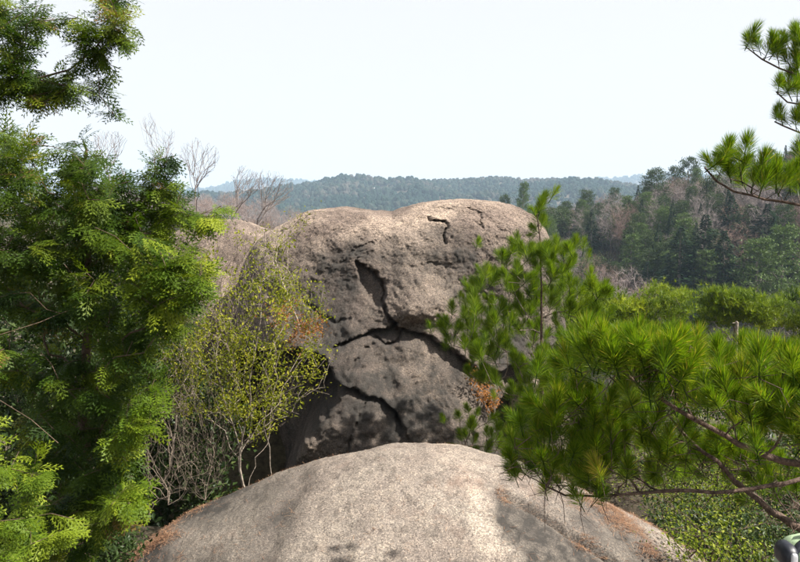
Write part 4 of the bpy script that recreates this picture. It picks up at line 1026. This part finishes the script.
while cnt < 640 and tries < 60000:
    tries += 1
    left = rg.random() < 0.13
    px = rg.uniform(90, 322) if left else rg.uniform(468, 850)
    r = math.sqrt(rg.uniform(84 ** 2, 176 ** 2)) if not left else rg.uniform(130, 176)
    x = (px - 400) / F * r; y = r
    if any((x - a) ** 2 + (y - b) ** 2 < 1.9 ** 2 for a, b in pts): continue
    if any(abs(x - a) < 3.4 and b - 20 < y < b + 2 for a, b in taken): continue
    u = rg.random()
    if left: kind = 'bare' if u < 0.85 else 'rust'; h = rg.uniform(5.5, 8)
    else:
        grove = float(fbm(np.array([[x, y, 0.0]]), 0.045, 2)[0]) + 0.0006 * (px - 640)
        if grove > 0.30 and u < 0.75: kind = rg.choices(['pine', 'cedar', 'layer', 'round'], [0.34, 0.34, 0.22, 0.10])[0]
        else: kind = rg.choices(['bare', 'rust', 'pine', 'layer', 'cedar', 'round'], [0.62, 0.12, 0.12, 0.08, 0.03, 0.03])[0]
        h = rg.uniform(6.5, 10.5) * (1 - 0.38 * max(0, (r - 138) / 38))
    if kinds.get(kind, 0) >= 285: continue
    kinds[kind] = kinds.get(kind, 0) + 1
    pts.append((x, y)); mid_tree(kind, x, y, h, width=rg.uniform(1.0, 1.35) if kind in ('bare', 'rust') else rg.uniform(0.75, 1.05)); cnt += 1
def brushwood():
    r = np.random.default_rng(77); n = 5200
    px = np.where(r.random(n) < 0.85, r.uniform(462, 860, n), r.uniform(60, 325, n)); R = np.sqrt(r.uniform(78 ** 2, 178 ** 2, n))
    x = (px - 400) / F * R; y = R; z = H(x, y)
    k = 16; c = np.repeat(np.stack([x, y, z], -1), k, axis=0); m = len(c)
    pos = c + r.normal(0, 0.55, (m, 3)) * [1, 1, 0.3] + [0, 0, 0.2]
    X = unit(r.normal(0, 0.55, (m, 3)) + [0, 0, 1]); g = Geo()
    g.inst(np.array([[0, -0.035, 0], [1, 0, 0], [0, 0.035, 0]]), np.array([[0, 1, 2]]), frames(X, r.normal(0, 1, (m, 3)), r.uniform(0.9, 2.4, m)), pos, np.repeat(r.random(n), k))
    o = link('brushwood', g.mesh('brushwood', leaf_mat('brushwood', [(0, (0.05, 0.042, 0.036)), (0.6, (0.12, 0.10, 0.088)), (0.8, (0.06, 0.075, 0.026)), (1, (0.10, 0.115, 0.04))], 0, 0.9, 0.1)))
    tag(o, 'grey brown brushwood between the trees of the hillside', 'brushwood', kind='stuff')
brushwood()

# bright pines in the hollow beyond the boulders
M_canopy = leaf_mat('hollow_pine_needles', [(0, (0.03, 0.055, 0.006)), (0.5, (0.12, 0.17, 0.010)), (1, (0.28, 0.31, 0.02))], 0.3, 0.5, 0.3)
TV5 = np.concatenate([np.array([[0, -0.055, 0], [0, 0.055, 0], [1, 0, 0]]) @ np.array([[math.cos(t) * math.cos(e), math.sin(t) * math.cos(e), math.sin(e)], [-math.sin(t), math.cos(t), 0], [-math.sin(e), 0, math.cos(e)]])
                      for t, e in [(k * 0.9, 0.5 + 0.35 * (k % 3)) for k in range(7)]])
TF5 = np.arange(21).reshape(7, 3)
def canopy_pine(px, Y, regs, label):
    b = P(px, 330, Y); base = np.array([b[0], Y, float(H(b[0], Y))])
    t = empty('pine_tree', base, label, 'pine tree')
    tg = []
    for poly, n in regs:
        q_ = [P(a, c + 9 * math.sin(a * 0.13 + px) * math.sin(a * 0.047), Y + RNG.uniform(-1.8, 1.8)) for a, c in sample_poly(poly, int(n * 1.5))]
        tg += [p_ for p_ in q_ if fbm(p_[None], 0.85, 2)[0] > -0.12]
    tp = P(px, 318, Y)
    A, Pb, tips = grow([[base, base * 0.5 + tp * 0.5 + [0.1, 0, 0], tp]], tg, seg=0.4, bf=0.3, wob=0.12)
    R = radii(A, Pb, 0.007, 2.4, 0.1); k0 = R > 0.045
    g = Geo(); tubes(g, A, Pb, R, 7); part('trunk', g, M_mid_bark, t, smooth=True)
    per = 46; c = np.repeat(A[tips], per, axis=0); n = len(c)
    pos = c + RNG.normal(0, 1, (n, 3)) * [0.17, 0.17, 0.09]
    Zd = unit(RNG.normal(0, 0.35, (n, 3)) + [0, 0, 1]); Xd = RNG.normal(0, 1, (n, 3))
    Yv = unit(np.cross(Zd, Xd)); Xv = np.cross(Yv, Zd)
    Mx = np.stack([Xv, Yv, Zd], -1) * RNG.uniform(0.13, 0.22, n)[:, None, None]
    g = Geo(); g.inst(TV5, TF5, Mx, pos, np.clip(np.repeat(RNG.normal(0.5, 0.2, len(tips)), per) + RNG.normal(0, 0.15, n), 0, 1))
    part('crown', g, M_canopy, t, kind='stuff')
canopy_pine(632, 20, [([(575, 305), (610, 297), (640, 292), (675, 294), (690, 310), (680, 345), (600, 350), (575, 330)], 130)], 'flat topped bright green pine beyond the foreground needles, left of the grey stump')
canopy_pine(735, 21, [([(700, 308), (715, 298), (735, 293), (765, 292), (785, 305), (780, 316), (740, 320), (700, 326)], 90)], 'bright yellow green pine canopy over the shadowed gap at right')
canopy_pine(830, 19, [([(785, 300), (830, 280), (900, 290), (900, 360), (800, 350), (785, 325)], 110)], 'bright pine canopy cut off by the right edge')
canopy_pine(745, 24, [([(660, 336), (700, 330), (730, 336), (775, 332), (840, 350), (840, 385), (700, 385), (650, 365)], 110)], 'shaded pine crown low behind the foreground needles')
# grey post in the gap
def post():
    p = P(737, 325, 17.5); b = np.array([p[0], 17.5, float(H(p[0], 17.5))])
    t = empty('dead_stump', b, 'pale grey broken dead stem standing in the shadowed gap under the pine canopy', 'dead tree')
    g = Geo(); A = np.array([b, b * 0.5 + p * 0.5 + [0.03, 0, 0], p + [0, 0, 0.06], p + [-0.03, 0, 0.1], p + [-0.12, 0, 0.05]])
    tubes(g, A, np.array([-1, 0, 1, 2, 2]), np.array([0.05, 0.04, 0.035, 0.02, 0.012]), 8); part('trunk', g, M_shrub_bark, t, smooth=True)
post()
b = P(487, 425, 8.7)
leafy('dry_shrub', 'shrub', 'small rust brown withered shrub in the dark gully right of the lower rock block', [[b, b + [0, 0, 0.15]]], [([(470, 365), (482, 372), (498, 390), (496, 404), (480, 402), (468, 380)], 8.6, 9.0, 36)], [M_russet_leaf], 14, (0.03, 0.06))

# ------------------------------------------------------------------ far ridges: forest mass and the white house
def ico():
    p = (1 + 5 ** .5) / 2
    V = unit(np.array([(-1, p, 0), (1, p, 0), (-1, -p, 0), (1, -p, 0), (0, -1, p), (0, 1, p), (0, -1, -p), (0, 1, -p), (p, 0, -1), (p, 0, 1), (-p, 0, -1), (-p, 0, 1)], float))
    Fc = [(0, 11, 5), (0, 5, 1), (0, 1, 7), (0, 7, 10), (0, 10, 11), (1, 5, 9), (5, 11, 4), (11, 10, 2), (10, 7, 6), (7, 1, 8), (3, 9, 4), (3, 4, 2), (3, 2, 6), (3, 6, 8), (3, 8, 9), (4, 9, 5), (2, 4, 11), (6, 2, 10), (8, 6, 7), (9, 8, 1)]
    return V, np.array(Fc)
def far_forest(name, label, n, r0, r1, px0, px1, size, mat, seed):
    r = np.random.default_rng(seed)
    az = r.uniform(az_of(px0), az_of(px1), n); R = np.sqrt(r.uniform(r0 ** 2, r1 ** 2, n))
    x = R * np.sin(az); y = R * np.cos(az); z = H(x, y)
    IV, IF = ico(); IV = IV * (1 + 0.25 * np.sin(IV * 7.0 + 1).sum(1, keepdims=True) / 3)
    s = r.uniform(*size, n); a = r.random(n) * 6.28
    cone = r.random(n) < 0.35
    M = np.zeros((n, 3, 3)); M[:, 0, 0] = np.cos(a) * s; M[:, 0, 1] = -np.sin(a) * s; M[:, 1, 0] = np.sin(a) * s; M[:, 1, 1] = np.cos(a) * s; M[:, 2, 2] = s * np.where(cone, 1.7, 1.05)
    tn = np.clip(0.5 + 0.8 * fbm(np.stack([x, y, z * 0], -1), 0.012, 3) + r.normal(0, 0.2, n), 0, 1)
    g = Geo()
    g.inst(IV, IF, M, np.stack([x, y, z + s * 0.7], -1), tn)
    # smaller knobs breaking each crown's outline
    OV = np.array([[1, 0, 0], [-1, 0, 0], [0, 1, 0], [0, -1, 0], [0, 0, 1], [0, 0, -1.0]]); OF = np.array([[0, 2, 4], [2, 1, 4], [1, 3, 4], [3, 0, 4], [2, 0, 5], [1, 2, 5], [3, 1, 5], [0, 3, 5]])
    for k in range(0):
        off = unit(r.normal(0, 1, (n, 3)) + [0, 0, 0.6]) * (s * 0.75)[:, None]; ss = 0.5
        g.inst(OV, OF, M * ss, np.stack([x, y, z + s * 0.8], -1) + off, np.clip(tn + r.normal(0, 0.12, n), 0, 1))
    o = link(name, g.mesh(name, mat)); tag(o, label, 'forest', kind='stuff')
M_far = leaf_mat('distant_forest', [(0, (0.008, 0.020, 0.014)), (0.5, (0.017, 0.031, 0.020)), (0.8, (0.036, 0.042, 0.030)), (1, (0.06, 0.056, 0.045))], 0, 0.9, 0.1)
far_forest('forest', 'blue green forest covering the long far ridge across the horizon', 15500, 700, 1230, 90, 900, (1.7, 4.4), M_far, 5)
far_forest('forest', 'faint blue forest on the farthest ridge at left of the horizon', 2000, 2700, 3060, 60, 900, (7, 12), M_far, 6)
def far_house():
    p = P(376, 194, 1000); z = float(H(p[0], 1000)); 
    w, d, h = 9.0, 6.0, 4.5; base = np.array([p[0], 1000 - 15, max(z, p[2] - 3)])
    t = empty('house', base, 'tiny white house on the far forested ridge above the huge boulder', 'house')
    def box(x0, x1, y0, y1, z0, z1):
        V = [(x, y, zz) for zz in (z0, z1) for y in (y0, y1) for x in (x0, x1)]
        return np.array(V) + base, [(0, 2, 3, 1), (4, 5, 7, 6), (0, 1, 5, 4), (2, 6, 7, 3), (0, 4, 6, 2), (1, 3, 7, 5)]
    g = Geo(); g.add(*box(-w / 2, w / 2, -d / 2, d / 2, 0, h)); part('wall', g, plain_mat('white_render', (0.8, 0.8, 0.78), 0.8, 1, 0.05), t)
    g = Geo(); V = np.array([(-w / 2 - .5, -d / 2 - .5, h + .01), (w / 2 + .5, -d / 2 - .5, h + .01), (w / 2 + .5, d / 2 + .5, h + .01), (-w / 2 - .5, d / 2 + .5, h + .01), (-w / 2, 0, h + 2), (w / 2, 0, h + 2)]) + base
    g.add(V, [(0, 1, 5, 4), (2, 3, 4, 5)]); g.add(V, [(1, 2, 5), (3, 0, 4)]); part('roof', g, plain_mat('pale_roof', (0.6, 0.6, 0.6), 0.6, 1, 0.1), t)
far_house()

# ------------------------------------------------------------------ backpack at the bottom right corner
def backpack():
    c = P(812, 590, 2.75); base = np.array([c[0], c[1], -1.86])
    t = empty('backpack', base, 'pale green and black backpack cut off by the bottom right corner', 'backpack')
    green = plain_mat('pale_green_nylon', (0.32, 0.42, 0.26), 0.6, 60, 0.12, 0.002); navy = plain_mat('black_webbing', (0.012, 0.014, 0.022), 0.45, 80, 0.3, 0.001); grey = plain_mat('light_trim', (0.55, 0.56, 0.58), 0.5, 40, 0.1)
    def rounded(cx, cy, cz, rx, ry, rz, e=0.55, n=40, m=24):
        a = np.linspace(0, 2 * math.pi, n, endpoint=False); b = np.linspace(-math.pi / 2, math.pi / 2, m)
        B, A = np.meshgrid(b, a, indexing='ij'); pw = lambda v, k: np.sign(v) * np.abs(v) ** k
        V = np.stack([cx + rx * pw(np.cos(A), e) * pw(np.cos(B), e), cy + ry * pw(np.sin(A), e) * pw(np.cos(B), e), cz + rz * pw(np.sin(B), e)], -1).reshape(-1, 3)
        V = V + base + 0.006 * fbm(V + base, 14, 3)[:, None]
        i, j = np.meshgrid(np.arange(m - 1), np.arange(n), indexing='ij')
        return V, np.stack([i * n + j, i * n + (j + 1) % n, (i + 1) * n + (j + 1) % n, (i + 1) * n + j], -1).reshape(-1, 4)
    g = Geo(); g.add(*rounded(0.03, 0, 0.25, 0.17, 0.11, 0.235)); part('bag', g, green, t, smooth=True)
    g = Geo(); g.add(*rounded(0.03, -0.11, 0.18, 0.13, 0.045, 0.13)); part('pocket', g, green, t, smooth=True)
    def strap(pts, w, th, mat, name, n=30):
        pts = np.array(pts, float); tt = np.linspace(0, len(pts) - 1, n); A = np.stack([np.interp(tt, range(len(pts)), pts[:, k]) for k in range(3)], -1)
        for _ in range(4): A[1:-1] = (A[:-2] + A[2:] + A[1:-1] * 2) / 4
        d = unit(np.gradient(A, axis=0)); S = unit(np.cross(d, [0, 1, 0.15])); N_ = unit(np.cross(d, S))
        R_ = np.stack([A + S * th, A + N_ * w, A - S * th, A - N_ * w], 1)
        g = Geo(); i, j = np.meshgrid(np.arange(n - 1), np.arange(4), indexing='ij')
        g.add(R_.reshape(-1, 3) + base, np.stack([i * 4 + j, i * 4 + (j + 1) % 4, (i + 1) * 4 + (j + 1) % 4, (i + 1) * 4 + j], -1).reshape(-1, 4))
        part(name, g, mat, t, smooth=True)
    strap([(-0.13, -0.085, 0.30), (-0.145, -0.07, 0.40), (-0.10, -0.05, 0.482), (-0.02, -0.03, 0.497), (0.07, -0.03, 0.49), (0.13, -0.06, 0.42), (0.15, -0.09, 0.30)], 0.02, 0.012, navy, 'strap')
    strap([(-0.04, 0.0, 0.485), (-0.03, 0.01, 0.53), (0.02, 0.01, 0.545), (0.07, 0.01, 0.53), (0.08, 0.0, 0.485)], 0.012, 0.008, navy, 'handle')
    strap([(-0.07, -0.105, 0.43), (-0.03, -0.115, 0.458), (0.03, -0.12, 0.462), (0.09, -0.115, 0.45)], 0.005, 0.005, navy, 'zip')
    g = Geo(); g.add(*rounded(-0.135, -0.03, 0.43, 0.035, 0.06, 0.05, 0.8)); part('side_pocket', g, navy, t, smooth=True)
    g = Geo(); g.add(*rounded(-0.135, -0.088, 0.435, 0.013, 0.008, 0.028, 0.6)); part('buckle', g, grey, t, smooth=True)
backpack()
